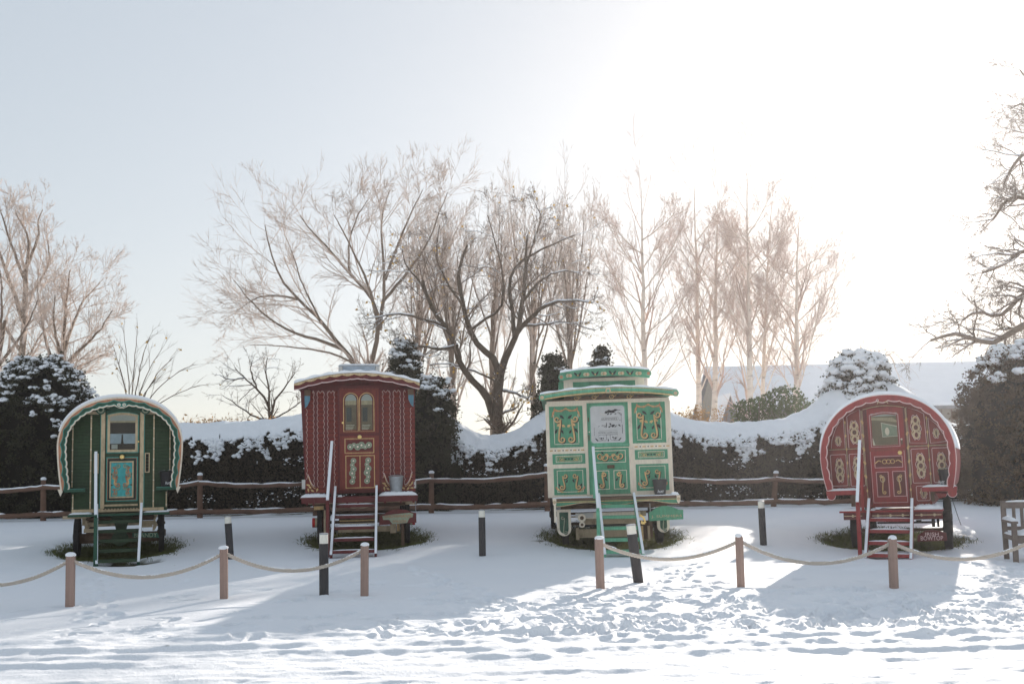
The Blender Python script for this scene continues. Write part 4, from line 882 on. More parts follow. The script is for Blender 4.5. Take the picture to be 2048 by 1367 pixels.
for s0 in (404, 684): R_(m, s0, s0 + 28, 195, 880, -.045, -.0, 'tan'); R_(m, s0 - 5 if s0 < 500 else s0 + 28, s0 if s0 < 500 else s0 + 34, 200, 880, -.04, 0, 'teal')
for c_ in (400, 722):
    disc(m, X(c_), Zc(178), .085, -.09, 0, 'g_mid'); disc(m, X(c_), Zc(178), .062, -.095, -.09, 'sage'); disc(m, X(c_), Zc(178), .035, -.10, -.095, 'g_mid'); d = 1 if c_ < 500 else -1
    disc(m, X(c_ + d * 52), Zc(158), .05, -.07, 0, 'g_mid', rz=.035); disc(m, X(c_ + d * 52), Zc(158), .033, -.074, -.07, 'sage', rz=.022)
m.box(cx - .5, cx + .5, -.03, .0, Zc(172), Zc(150), 'g_mid')
# side body and lower sides
m.prism([(X(200), Zc(905)), (X(200), zb), (X(885), zb), (X(885), Zc(905))], .03, 3.6, 'g_dark')
body = m.build('body', g.root)
for x0, x1 in ((355, 388), (720, 756)):
    m = MB(); FR(m, x0, x1, 488, 630, 7, -.03, -.0, 'tan'); R_(m, x0 + 7, x1 - 7, 495, 623, -.016, -.0, 'inside'); m.build('side_window', g.root)
m = MB(); n_ = len(bow); 
for i in range(n_ - 1):
    (a, b), (c, d) = bow[i], bow[i + 1]; m.add([(a, -.24, b), (c, -.24, d), (c, 3.65, d), (a, 3.65, b)], [(0, 3, 2, 1)], 'g_mid')
m.prism([p for p in bow if p[1] > zb], 3.6, 3.64, 'g_dark'); roof = m.build('roof', g.root, smooth=True)
m = MB(); k = q[:, 1] > cz + rz * .30; bs = [tuple(p) for p in q[k]]; e = np.linspace(0, 1, len(bs)); th = .018 + .042 * np.sin(e * PI) ** .7; bow_band(m, bs, -th, -.001, -.28, 3.62, 'snow_soft'); m.build('snow', roof, smooth=True)
m = MB(); sc = np.abs(np.sin(PI * tt * 17)); sc2 = np.abs(np.sin(PI * tt * 34)) ** .6
bow_band(m, bow, .0, .030, -.285, -.24, 'cream'); bow_band(m, bow, .030, .115, -.282, -.24, 'g_mid'); bow_band(m, bow, .028, .045 + .032 * sc, -.288, -.282, 'orange'); bow_band(m, bow, .044 + .032 * sc, .058 + .032 * sc, -.29, -.282, 'teal')
inn = .122 + .022 * sc2 + .05 * np.exp(-((tt - .5) / .018) ** 2); bow_band(m, bow, .1, inn, -.28, -.245, 'g_mid'); bow_band(m, bow, inn - .012, inn + .014, -.289, -.24, 'teal'); bow_band(m, bow, inn + .000, inn + .022, -.293, -.24, 'cream')
for s in (-1, 1): disc(m, cx + s * .045, Zc(147), .045, -.30, -.29, 'teal'); disc(m, cx + s * .045, Zc(147), .030, -.304, -.30, 'cream'); disc(m, cx + s * .045, Zc(147), .012, -.307, -.304, 'teal')
m.prism([(X(115), Zc(735)), (X(135), Zc(785)), (X(150), Zc(750)), (X(140), Zc(735))], -.3, -.24, 'cream'); m.prism([(X(985), Zc(735)), (X(962), Zc(785)), (X(950), Zc(750)), (X(960), Zc(735))], -.3, -.24, 'cream'); m.build('arch_trim', g.root)
# door
door = MB(); R_(door, 434, 690, 185, 862, -.012, .0, 'g_dark'); door.ribbon([(X(434) + (X(690) - X(434)) * i / 12, Zc(192) + .03 * math.sin(PI * i / 12)) for i in range(13)], .05, -.02, 0, 'g_mid')
R_(door, 425, 672, 852, 866, -.02, -.0, 'tan'); FR(door, 443, 670, 515, 832, 8, -.022, -.012, 'teal'); FR(door, 452, 661, 524, 823, 3, -.025, -.022, 'orange'); FR(door, 456, 657, 530, 818, 9, -.014, -.012, 'black')
dr = door.build('door', g.root)
m = MB(); fx = X(449), X(667); zt = Zc(222); R_(m, 449, 467, 222, 480, -.026, -.0, 'tan'); R_(m, 649, 667, 222, 480, -.026, -.0, 'tan'); R_(m, 467, 649, 463, 480, -.026, 0, 'tan')
arc = [(fx[0] + (fx[1] - fx[0]) * i / 14, zt + .045 * math.sin(PI * i / 14)) for i in range(15)]; m.ribbon(arc, .045, -.026, 0, 'tan'); m.ribbon([(a, b + .03) for a, b in arc], .016, -.024, 0, 'teal'); R_(m, 442, 449, 214, 486, -.022, 0, 'teal'); R_(m, 667, 674, 214, 486, -.022, 0, 'teal'); R_(m, 449, 667, 480, 487, -.022, 0, 'teal')
wf = m.build('window', dr)
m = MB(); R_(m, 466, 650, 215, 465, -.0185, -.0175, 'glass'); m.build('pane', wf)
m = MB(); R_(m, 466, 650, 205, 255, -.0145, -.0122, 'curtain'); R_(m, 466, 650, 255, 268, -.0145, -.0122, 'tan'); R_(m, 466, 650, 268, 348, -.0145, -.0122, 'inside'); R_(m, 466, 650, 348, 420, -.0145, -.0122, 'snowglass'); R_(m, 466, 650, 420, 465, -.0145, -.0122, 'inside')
m.prism(g.pts([(542, 432), (548, 400), (550, 352), (560, 352), (562, 400), (570, 432)]), -.0158, -.0145, 'inside'); R_(m, 478, 522, 425, 458, -.0158, -.0145, 'curtain'); m.build('blind_and_painted_view', wf)  # blind strip above bands that paint the reflected building and snow
m = MB(); m.lathe([(.02, 0), (.024, -.02), (.040, -.03), (.046, -.045), (.036, -.055), (.012, -.058)], (X(556), -.012, Zc(515)), 'gold', 16, 'y'); m.build('knob', dr); m = MB(); disc(m, X(673), Zc(406), .014, -.05, -.01, 'gold'); m.build('latch', dr)
m = MB(); FR(m, 467, 640, 545, 808, 11, -.03, -.012, 'tan'); R_(m, 478, 629, 556, 797, -.016, -.012, 'aqua')
pc = X(553); hw = X(629) - pc; zt_, zb_ = Zc(556), Zc(797)
for s in (-1, 1):
    for k, (u, hh, lw) in enumerate(((.50, .36, .026), (.50, .40, .026), (.50, .32, .022))):
        zc_ = zt_ - (zt_ - zb_) * (.20, .52, .83)[k]; put_scroll(m, pc + s * hw * u, zc_, hw * .78, (zt_ - zb_) * hh, s if k % 2 == 0 else -s, lw, -.020, ('sage', 'orange', 'sage')[k], 'teal')
        put_scroll(m, pc + s * hw * (u + .14), zc_ - .01, hw * .42, (zt_ - zb_) * hh * .6, -s, lw * .7, -.0225, ('orange', 'ochre', 'orange')[k])
    for zz in (.34, .66): m.prism([(pc + s * hw, zt_ - (zt_ - zb_) * (zz - .03)), (pc + s * hw * .72, zt_ - (zt_ - zb_) * zz), (pc + s * hw, zt_ - (zt_ - zb_) * (zz + .03))], -.018, -.016, 'g_dark')
m.build('painted_panel', dr)
# shelves, sill, footboard
for x0, x1, yy in ((158, 302, 745), (808, 962, 745)):
    m = MB(); R_(m, x0, x1, yy - 8, yy + 12, -.27, .0, 'g_mid'); R_(m, x0, x1, yy - 10, yy - 7, -.27, -.0, 'teal'); m.build('shelf', g.root)
m = MB(); R_(m, 205, 862, 882, 905, -.05, 0, 'tan'); n_ = 12
for i in range(n_): disc(m, X(420) + (X(690) - X(420)) * (i + .5) / n_, Zc(884), .016, -.056, -.05, 'rust', rz=.01)
m.build('sill', g.root)
m = MB(); zf = Zc(912); m.box(X(190), X(905), -.42, .0, zf - .045, zf, 'g_dark'); m.box(X(190), X(905), -.425, -.42, zf - .04, zf - .005, 'g_mid'); fb = m.build('footboard', g.root)
snow_strip(fb, X(195), X(355), -.40, -.02, zf, .030, 3); snow_strip(fb, X(715), X(900), -.40, -.02, zf, .022, 4)
m = MB()
for x0, x1, a, b, y, mm in ((145, 310, 925, 945, -.1, 'cream2'), (300, 520, 945, 965, .1, 'rust'), (590, 800, 945, 965, .1, 'rust'), (300, 525, 978, 1010, .12, 'cream2'), (580, 800, 978, 1008, .12, 'cream2'), (290, 380, 1020, 1048, 0, 'cream2'), (700, 780, 1008, 1026, .1, 'cream2'),
        (255, 830, 1060, 1130, .28, 'rust'), (290, 820, 1078, 1108, .26, 'brown'), (270, 330, 940, 1000, .25, 'cream2')): R_(m, x0, x1, a, b, y, y + .1, mm)
m.prism(g.pts([(470, 935), (640, 935), (605, 985), (590, 1040), (605, 1130), (490, 1130), (520, 1040), (505, 985)]), .0, .06, 'g_dark'); disc(m, X(548), Zc(1095), .15, -.02, .0, 'g_dark', rz=.14)
for s0 in (300, 790): m.prism(g.pts([(s0, 935), (s0 + 30, 935), (s0 + 10, 975), (s0 + 28, 1010), (s0 + 5, 1050), (s0 - 10, 1050)]), .1, .16, 'cream2')
m.lathe([(.03, X(205)), (.03, X(870))], (0, .45, .36), 'rust', 10, 'x'); m.lathe([(.03, X(205)), (.03, X(870))], (0, 3.0, .45), 'rust', 10, 'x'); m.box(X(320), X(790), .2, 3.5, Zc(945) - .08, Zc(945), 'rust'); m.build('undercarriage', g.root)
wheel(g, X(233), .45, .36, .10); wheel(g, X(846), .45, .38, .10); wheel(g, X(250), 3.0, .45, .10); wheel(g, X(830), 3.0, .45, .10)
m = MB(); m.prism(g.pts([(640, 1052), (820, 1058), (832, 1095), (640, 1080)]), -.34, -.31, 'g_mid'); text_mb(m, 'BRANDY', .12, X(734), -.342, Zc(1072), 'sage', .003, width=X(815) - X(652), height=.078); m.box(X(700), X(715), -.31, .1, Zc(1070), Zc(1050), 'rust'); m.build('name_board', g.root)
pail(g, (828, 935), 625, 735, -.13, 'pail_black', 'black bucket with white script on the right shelf of the green bowtop', 'painted buckets by the wagon doors', 'hutt', .03, zb=Zc(735))
steps(g, X(388), X(703), zf - .02, -1.55, 5, 'g_mid', 'g_mid', 'green wooden steps with one tall snow topped handrail at the green bowtop', rail=(X(377), Zc(495), .80, -.32, -1.55), over=.14, z_foot=-.0, lean=.09, leanr=-.01, tsnow=False, tcol='g_dark')

# ============ 2: oxblood wagon ================================================
g = WG(718, 880, 19.5, math.radians(8), (3.253, 570, 710), 'tall dark red straight sided wagon with paired arched door windows and pale wavy pinstripes'); X, Zc, R_, FR = g.X, g.Z, g.R, g.FR
flare = lambda c, z: c + (c - 480) / 370 * (z - 890) / 670 * -10   # walls lean out towards the eaves
m = MB(); zt, zf = Zc(222), Zc(893)
m.prism([(X(135), zf), (X(105), zt), (X(480), Zc(172)), (X(850), zt), (X(848), zf)], .0, 3.9, 'red_d')
def clip2(z): t = (z - zf) / (zt - zf); return X(133 - 22 * t), X(845 + 4 * t)
boards(m, X(134), X(345), Zc(885), Zc(225), .084, -.002, 'red_b', .026, clip2); boards(m, X(625), X(848), Zc(885), Zc(225), .084, -.002, 'red_b', .026, clip2)
for c_ in (202, 268, 697, 765):
    R_(m, c_ - 11, c_ + 11, 228, 850, -.030, -.0, 'red_d')
    for s in (-1, 1): wavy(m, X(c_ + s * 17), Zc(850), Zc(232), .112, .022, .0095, -.035, 'pale_line', -s)
for c_, s in ((141, 1), (328, -1), (634, 1), (826, -1)): wavy(m, X(c_), Zc(800 if c_ in (141, 634, 826) else 850), Zc(345 if c_ in (141, 826) else 235), .112, .022, .0095, -.035, 'pale_line', s)
for a, b in ((180, 195), (210, 255), (280, 325), (632, 685), (705, 755), (775, 790)):
    n_ = 2 if b - a > 30 else 1
    m.ribbon([(X(a + (b - a) * i / 16), Zc(228) - .045 * abs(math.sin(PI * n_ * i / 16 + PI / 2)) ** 1.5) for i in range(17)], .010, -.036, -.030, 'pale_line')
for s, x0 in ((1, 148), (-1, 826)):   # blue corner cloths
    m.prism([(X(x0 - s * 17), Zc(240)), (X(x0 + s * 20), Zc(240)), (X(x0 + s * 18), Zc(290)), (X(x0 + s * 2), Zc(325)), (X(x0 - s * 14), Zc(340))], -.06, -.02, 'blue'); m.prism([(X(x0 - s * 17), Zc(222)), (X(x0 + s * 22), Zc(222)), (X(x0 + s * 20), Zc(262)), (X(x0 - s * 17), Zc(262))], -.065, -.02, 'brown')
for s, x0 in ((1, 150), (-1, 670), (1, 640), (-1, 828)):   # carved foot brackets
    if x0 == 670: continue
    d = [(X(x0), Zc(765)), (X(x0 + s * 10), Zc(785)), (X(x0 + s * 16), Zc(810)), (X(x0 + s * 32), Zc(838)), (X(x0 + s * 50), Zc(848))]; m.ribbon(smoothline(d, 16), .011, -.03, -.02, 'pink'); m.ribbon(smoothline([(a, b - .035) for a, b in d], 16), .011, -.03, -.02, 'ochre')
    for kx, ky in ((4, 868), (14, 850), (30, 872), (60, 868), (2, 835)): leafp(m, X(x0 + s * kx), Zc(ky), .085, .035, .9 * s + kx, -.026, 'ochre')
m.box(X(112), X(134), -.02, 0, Zc(860), Zc(800), 'curtain'); m.box(X(838), X(852), -.02, 0, Zc(870), Zc(820), 'curtain')
m.build('body', g.root)
# roof
m = MB(); rl, rr_ = X(72), X(878); arc = lambda z0, h, n=40, l=rl, r=rr_: [(l + (r - l) * i / n, z0 + h * (1 - (2 * i / n - 1) ** 2)) for i in range(n + 1)]
top = arc(Zc(195), Zc(128) - Zc(195)); v = []
m.ribbon(top, .035, -.34, 4.15, 'red_d'); m.prism([(X(110), Zc(215))] + [(a, b - .02) for a, b in top[2:-2]] + [(X(848), Zc(205))], .0, .03, 'red_d'); rf = m.build('roof', g.root)
m = MB(); tt2 = np.linspace(0, 1, 41); bot = [(a, b - (.035 + .05 * .5)) for a, b in top]; 
up = [(a, b + .012) for a, b in top]; n2 = 160; ua = resample(up, n2); t2 = np.linspace(0, 1, n2); drop = .115 + .016 * np.abs(np.sin(PI * t2 * 9)) ** .6 - .02 * np.exp(-((t2 - .5) / .03) ** 2)
m.prism([tuple(p) for p in ua] + [(p[0], p[1] - d) for p, d in zip(ua[::-1], drop[::-1])], -.37, -.34, 'red_d')
m.ribbon([(p[0], p[1] - d) for p, d in zip(ua, drop)], .016, -.378, -.345, 'pink')
fr_ = .022 + .030 * np.abs(np.sin(PI * t2 * 10.5)); m.prism([tuple(p) for p in ua] + [(p[0], p[1] - d) for p, d in zip(ua[::-1], fr_[::-1])], -.376, -.37, 'tan'); m.ribbon([(p[0], p[1] - d) for p, d in zip(ua, fr_)], .009, -.379, -.372, 'ochre')
m.prism([(X(870), Zc(215)), (X(878), Zc(200)), (X(866), Zc(250)), (X(858), Zc(290))], -.36, -.33, 'tan'); m.build('valance', g.root)
m = MB(); bs = np.array([(a, b + .018) for a, b in top]); m.prism([(a, b + .0) for a, b in bs] + [(a, b + .045 + .012 * math.sin(i * 1.3)) for i, (a, b) in list(enumerate(bs))[::-1]], -.39, 4.15, 'snow_soft'); m.build('snow', rf)
m = MB(); a0, a1 = X(345), X(622); z0, z1 = Zc(125), Zc(52); yb0, yb1 = .55, 3.4; m.box(a0 + .03, a1 - .03, yb0 + .02, yb1, z0 - .05, z1 - .03, 'zinc')
for i in range(5): m.box(a0 + .09, a1 - .09, yb0 - .004, yb0 + .02, z0 + .02 + i * (z1 - z0) / 5.2, z0 + .05 + i * (z1 - z0) / 5.2, 'snowglass')
for x in (a0, a1 - .08): m.box(x, x + .08, yb0 - .02, yb1, z0 - .03, z1, 'curtain')
m.box(a0, a1, yb0 - .02, yb1, z1, z1 + .03, 'zinc'); sk = m.build('skylight', g.root); snow_strip(sk, a0, a1, yb0 - .02, yb1, z1 + .03, .04, 8)
# door
m = MB(); R_(m, 345, 356, 215, 878, -.035, 0, 'red_d'); R_(m, 613, 625, 215, 878, -.035, 0, 'red_d'); R_(m, 345, 625, 196, 215, -.035, 0, 'red_d'); m.build('door_frame', g.root)
m = MB(); R_(m, 357, 612, 216, 872, -.022, 0, 'red_b'); FR(m, 372, 598, 226, 512, 3, -.026, -.022, 'red_d'); R_(m, 357, 612, 506, 524, -.03, -.022, 'red_d'); FR(m, 388, 580, 540, 637, 5, -.03, -.022, 'ochre'); R_(m, 404, 566, 556, 620, -.024, -.021, 'red_d')
FR(m, 393, 583, 650, 862, 5, -.03, -.022, 'ochre'); R_(m, 484, 490, 650, 862, -.03, -.022, 'ochre'); dr = m.build('door', g.root)
for a, b in ((383, 477), (487, 580)):
    c_ = (X(a) + X(b)) / 2; r_ = (X(b) - X(a)) / 2; zs = Zc(245) - r_; m = MB()
    out = [(c_ - r_, Zc(495))] + [(c_ - r_ * math.cos(PI * i / 14), zs + r_ * math.sin(PI * i / 14)) for i in range(15)] + [(c_ + r_, Zc(495))]
    m.ribbon(out, .016, -.040, -.02, 'ochre', closed=True); m.ribbon([(c_ + (x - c_) * .86, z - .012 if z > zs else z) for x, z in out], .022, -.036, -.02, 'red_d', closed=True); wf = m.build('window', dr)
    ins = [(c_ + (x - c_) * .80, (zs + (z - zs) * .82) if z > zs else z + .03) for x, z in out]
    m = MB(); m.prism(ins, -.030, -.028, 'glass'); m.build('pane', wf); m = MB(); m.prism(ins, -.0255, -.0225, 'inside_l')
    top_ = [p for p in ins if p[1] > Zc(295)]; m.prism([(top_[0][0], Zc(295))] + top_ + [(top_[-1][0], Zc(295))], -.027, -.0255, 'curtain'); m.box(top_[0][0], top_[-1][0], -.0272, -.0255, Zc(322), Zc(295), 'tan'); m.box(c_ - r_ * .6, c_ + r_ * .1, -.0268, -.0255, Zc(430), Zc(340), 'pail_grey')
    for i in range(4): m.box(c_ - r_ * .7, c_ + r_ * (.2 + .1 * i), -.0268, -.0255, Zc(483 - i * 9), Zc(480 - i * 9), 'cream'); 
    m.build('blind_and_painted_view', wf)  # blind over a flat panel coloured like the view in the glass
m = MB(); m.lathe([(.02, 0), (.022, -.025), (.036, -.035), (.040, -.05), (.02, -.06)], (X(486), -.022, Zc(532)), 'gold', 16, 'y'); m.build('knob', dr); m = MB(); disc(m, X(377), Zc(438), .02, -.05, -.02, 'gold'); m.build('latch', dr)
def blob_orn(parent, x0, x1, y0, y1, horiz):
    m = MB(); n_ = 6; 
    for i in range(n_):
        t = (i + .5) / n_; w = (1, .8, 1.1, 1.1, .8, 1)[i]
        a = x0 + (x1 - x0) * (t if horiz else .5 + .10 * (-1) ** i); b = y0 + (y1 - y0) * (.5 + .12 * (-1) ** i if horiz else t); rr = (y1 - y0 if horiz else x1 - x0) * .42 * w
        disc(m, X(a), Zc(b), g.W(rr) * 1.1, -.030 - .0003 * i, -.024, 'sage'); disc(m, X(a), Zc(b), g.W(rr) * .55, -.0335, -.033, 'g_mid', 10); disc(m, X(a), Zc(b), g.W(rr) * .40, -.0345, -.0335, 'cream', 10)
    m.build('ornament', parent)
blob_orn(dr, 412, 558, 568, 612, True); blob_orn(dr, 420, 461, 672, 832, False); blob_orn(dr, 515, 557, 670, 830, False)
# wall panels of doors
m = MB(); R_(m, 402, 480, 664, 850, -.0215, -.020, 'red_d'); m.build('lower_panel', dr)
m = MB(); zp = Zc(912); m.box(X(112), X(856), -.5, .0, zp - .03, zp, 'red_d'); m.box(X(120), X(853), -.505, -.40, zp - .11, zp - .03, 'red_d')
for x in (150, 190, 400, 470, 640, 740, 820): m.box(X(x), X(x + 12), -.515, -.50, zp - .14, zp - .04, 'red_d')
pb = m.build('footboard', g.root); snow_strip(pb, X(113), X(288), -.49, -.03, zp, .062, 5, n=24); snow_strip(pb, X(606), X(856), -.49, -.03, zp, .068, 6, n=30); snow_strip(pb, X(345), X(375), -.49, -.1, zp, .03, 7, n=8)
m = MB()
for x0, x1, a, b, y, mm in ((150, 830, 935, 958, .0, 'cream2'), (180, 860, 955, 978, .15, 'rust'), (620, 700, 928, 955, -.1, 'cream2'), (700, 780, 934, 950, -.12, 'cream2'), (190, 250, 972, 995, -.05, 'ochre'), (780, 840, 955, 975, -.05, 'cream2'), (345, 700, 1035, 1075, .3, 'rust'), (350, 585, 1070, 1078, .2, 'ochre'),
        (350, 585, 1088, 1094, .2, 'cream2'), (340, 700, 1115, 1150, .25, 'cream2'), (420, 590, 1045, 1068, .22, 'brown'), (250, 262, 1000, 1150, .05, 'cream2'), (680, 720, 1090, 1160, .15, 'cream2'), (725, 745, 1090, 1150, .2, 'ochre'), (752, 772, 1090, 1242, .1, 'brown')): R_(m, x0, x1, a, b, y, y + .08, mm)
m.ribbon(smoothline(g.pts([(410, 972), (440, 985), (470, 978), (500, 986), (530, 978), (580, 972)]), 20), .05, -.02, .06, 'cream2')
m.lathe([(.03, X(215)), (.03, X(800))], (0, .5, .45), 'rust', 10, 'x'); m.lathe([(.03, X(215)), (.03, X(800))], (0, 3.1, .52), 'rust', 10, 'x'); m.box(X(230), X(780), .2, 3.7, Zc(985), Zc(960), 'rust'); m.build('undercarriage', g.root)
B = [('red_br', .055), ('cream2', .05), ('red_br', .055)]
wheel(g, X(222), .5, .45, .09, bands=B, hub=(.2, .095), hubm='red_d'); wheel(g, X(795), .5, .45, .09, bands=B, hub=(.2, .095), hubm='red_d'); wheel(g, X(228), 3.1, .52, .09); wheel(g, X(790), 3.1, .52, .09)
m = MB(); m.prism(g.pts([(606, 1095), (612, 1040), (650, 1020), (680, 1004), (730, 998), (780, 1003), (815, 1018), (845, 1025), (845, 1086)]), -.46, -.43, 'red_d')
m.prism(g.pts([(628, 1038), (690, 1030), (800, 1022), (825, 1028), (822, 1050), (800, 1056), (785, 1086), (690, 1090), (672, 1064), (632, 1062)]), -.466, -.46, 'sage'); text_mb(m, "SHOWMAN'S", .1, X(727), -.468, Zc(1042), 'orange', .003, width=X(812) - X(642), height=.055); text_mb(m, 'WAGON', .1, X(735), -.468, Zc(1074), 'orange', .003, width=X(778) - X(694), height=.05)
m.box(X(840), X(843), -.45, -.445, Zc(1025), Zc(950), 'zinc'); m.build('name_board', g.root)
pail(g, (672, 768), 790, 868, -.18, 'zinc', 'galvanised bucket without writing on the snowy porch of the oxblood wagon', 'painted buckets by the wagon doors', None, zb=zp + .04)
steps(g, X(331), X(593), zp - .02, -1.75, 5, 'red_d', 'red_d', 'dark red wooden steps with snowy rails at the tall oxblood wagon', rail=(X(312), Zc(575), .92, -.42, -1.75), over=.16, lean=-.03)

# ============ 3: cream and green wagon ========================================
g = WG(1221, 880, 18.8, math.radians(-2.5), (3.419, 1060, 710), 'cream and bright green wagon with gold scrollwork panels and a raised lantern roof', tilt=math.radians(-.6)); X, Zc, R_, FR = g.X, g.Z, g.R, g.FR
m = MB(); zt, zf = Zc(300), Zc(960); m.prism([(X(140), zf), (X(128), zt), (X(968), zt), (X(976), zf)], .0, 4.1, 'cream')
m.prism([(X(128), Zc(302)), (X(300), Zc(285)), (X(548), Zc(262)), (X(800), Zc(282)), (X(968), Zc(300))], -.02, .03, 'rust')
for x, z in ((170, 300), (960, 300)): pass
R_(m, 388, 400, 320, 950, -.012, 0, 'cream'); R_(m, 686, 700, 320, 950, -.012, 0, 'cream'); R_(m, 118, 140, 320, 960, -.02, .05, 'cream'); R_(m, 962, 974, 320, 960, -.02, .05, 'cream')
for i in range(9):
    if i: R_(m, 130 + (i - 4.5) * 0 + i * 27, 0, 0, 0, 0, 0, 'cream') if False else None
for xa_, yy in ((138, 640), (720, 630)):
    for i in range(9):
        x = xa_ + i * 27; (disc(m, X(x + 12), Zc(yy), .012, -.006, 0, 'black') if i % 2 else R_(m, x, x + 22, yy - 4, yy + 5, -.006, 0, 'ochre'))
for k in range(4): R_(m, 300 + k * 120, 390 + k * 120, 280 - 10 * math.sin(PI * (k + .5) / 4), 290 - 10 * math.sin(PI * (k + .5) / 4), -.028, -.02, 'black'); put_scroll(m, X(345 + k * 120), Zc(280 - 8 * math.sin(PI * (k + .5) / 4)), .16, .05, 1, .012, -.034, 'ochre')
m.build('body', g.root)
def gpanel(x0, x1, y0, y1, kind, parent=None, inset=.03, base='mint_d'):
    m = MB(); R_(m, x0, x1, y0, y1, -.010, 0, base); a, b = X(x0), X(x1); c, d = Zc(y0), Zc(y1); w, h = b - a, c - d; mx, mz = (a + b) / 2, (c + d) / 2
    i = inset; 
    if kind == 'tall':
        i = w * .13; m.box(a + i, a + i + .010, -.014, -.009, d + i, c - h * .20, 'cream'); m.box(b - i - .010, b - i, -.014, -.009, d + i, c - h * .20, 'cream'); m.box(a + i, b - i, -.014, -.009, d + i * .7, d + i * .7 + .010, 'cream')
        for s in (-1, 1):
            p = smoothline([(mx, c - h * .06), (mx + s * w * .10, c - h * .11), (mx + s * w * .24, c - h * .12), (mx + s * w * .33, c - h * .08), (mx + s * w * .38, c - h * .16), (mx + s * w * .41, c - h * .26)], 18); m.ribbon(p, [.05 - .03 * abs(math.sin(k * .7)) for k in range(18)], -.018, -.012, 'orange'); m.ribbon([(u, v_ + .008) for u, v_ in p], .014, -.021, -.017, 'ochre')
            leafp(m, mx + s * w * .34, c - h * .07, .07, .03, 1.4, -.022, 'orange')
            # big volutes and stem
            put_scroll(m, mx + s * w * .20, mz - h * .06, w * .34, h * .66, -s, .032, -.020, 'ochre', 'black')
            leafp(m, mx + s * w * .12, c - h * .26, .12, .05, s * .7, -.0145, 'black'); leafp(m, mx + s * w * .30, mz - h * .10, .11, .045, s * -1.1, -.0145, 'black'); leafp(m, mx + s * w * .12, mz - h * .12, .09, .04, s * 1.1, -.0145, 'black'); leafp(m, mx + s * w * .08, mz + h * .02, .08, .05, s * .5, -.022, 'ochre'); leafp(m, mx + s * w * .22, mz + h * .05, .09, .05, s * -.6, -.0225, 'ochre')
    elif kind == 'wide':
        i = w * .10; m.frame(a + i, b - i, d + i * .8, c - i * .6, .010, -.014, -.009, 'cream')
        for s in (-1, 1):
            put_scroll(m, mx + s * w * .20, mz + h * .0, w * .26, h * .62, s, .026, -.019, 'ochre', 'black'); leafp(m, mx + s * w * .33, mz - h * .14, .08, .035, s * 1.1, -.0145, 'black'); leafp(m, mx + s * w * .10, mz + h * .02, .08, .035, s * -1.2, -.0145, 'black')
            for k in range(4): leafp(m, mx + s * w * (.26 + .055 * k), d + h * (.12 + .045 * k), .075, .03, s * (.2 + .35 * k), -.022 - .0004 * k, 'orange' if k % 2 else 'ochre')
    elif kind == 'strip':
        i = w * .10; m.frame(a + i, b - i, d + h * .18, c - h * .18, .009, -.014, -.009, 'cream'); m.frame(a + i * 1.5, b - i * 1.5, d + h * .3, c - h * .3, .006, -.013, -.009, 'ochre')
        for s in (-1, 1): put_scroll(m, mx + s * w * .22, mz, w * .18, h * .30, s, .010, -.018, 'ochre'); leafp(m, mx + s * w * .10, mz, .06, .025, 0, -.0165, 'black')
        leafp(m, mx, mz, .03, .04, 0, -.0175, 'black')
    return m.build('panel', g.root if parent is None else parent)
gpanel(143, 373, 338, 620, 'tall'); gpanel(710, 938, 328, 607, 'tall'); gpanel(157, 381, 664, 734, 'strip'); gpanel(720, 943, 652, 718, 'strip'); gpanel(161, 384, 763, 943, 'wide'); gpanel(723, 945, 750, 930, 'wide')
m = MB(); R_(m, 403, 684, 322, 946, -.022, 0, 'mint_d'); R_(m, 435, 686, 606, 620, -.032, -.022, 'mint'); R_(m, 436, 684, 628, 633, -.028, -.022, 'cream'); R_(m, 680, 686, 633, 940, -.028, -.022, 'cream'); R_(m, 408, 414, 420, 450, -.04, -.022, 'rust'); R_(m, 408, 414, 540, 580, -.04, -.022, 'rust'); dr = m.build('door', g.root)
def rrect(a, b, d, c, r, n=6):
    out = []
    for (qx, qz, st) in ((b - r, c - r, 0), (a + r, c - r, 1), (a + r, d + r, 2), (b - r, d + r, 3)):
        for i in range(n + 1): t = (st + i / n) * PI / 2; out.append((qx + r * math.cos(t), qz + r * math.sin(t)))
    return out
m = MB(); a, b, c, d = X(426), X(660), Zc(345), Zc(597); m.ribbon(rrect(a - .01, b + .01, d - .01, c + .01, .06), .02, -.030, -.02, 'mint', closed=True); wf = m.build('window', dr)
m = MB(); m.prism(rrect(a, b, d, c, .055), -.027, -.0225, 'silver'); w, h = b - a, c - d; mx = (a + b) / 2; y = -.0285
U = lambda u, v_: (a + w * u, c - h * v_)
def ln(L, lw=.006): m.ribbon([U(*p) for p in L], lw, y, y + .0015, 'ink')
ln([(.9, .27), (.9, .47)]); ln([(.92, .52), (.92, .76)], .010); ln([(.1, .58), (.1, .80)], .005); ln([(.12, .87), (.18, .93), (.22, .94), (.42, .94), (.45, .9), (.45, .78)]); ln([(.88, .87), (.82, .93), (.78, .94), (.6, .94), (.56, .9), (.56, .78)]); ln([(.22, .78), (.78, .78)], .007); ln([(.3, .39), (.8, .39), (.82, .33), (.8, .32), (.36, .32)], .004); ln([(.24, .67), (.78, .67)], .004)
for s in (0, 1): m.prism([U(*p) for p in ([(.11, .87), (.15, .88), (.22, .945), (.17, .95)] if not s else [(.89, .87), (.85, .88), (.78, .945), (.83, .95)])], y, y + .0015, 'ink'); ln([(.22 if not s else .62, .80), (.22 if not s else .62, .86), (.36 if not s else .78, .86), (.38 if not s else .78, .80)], .003)
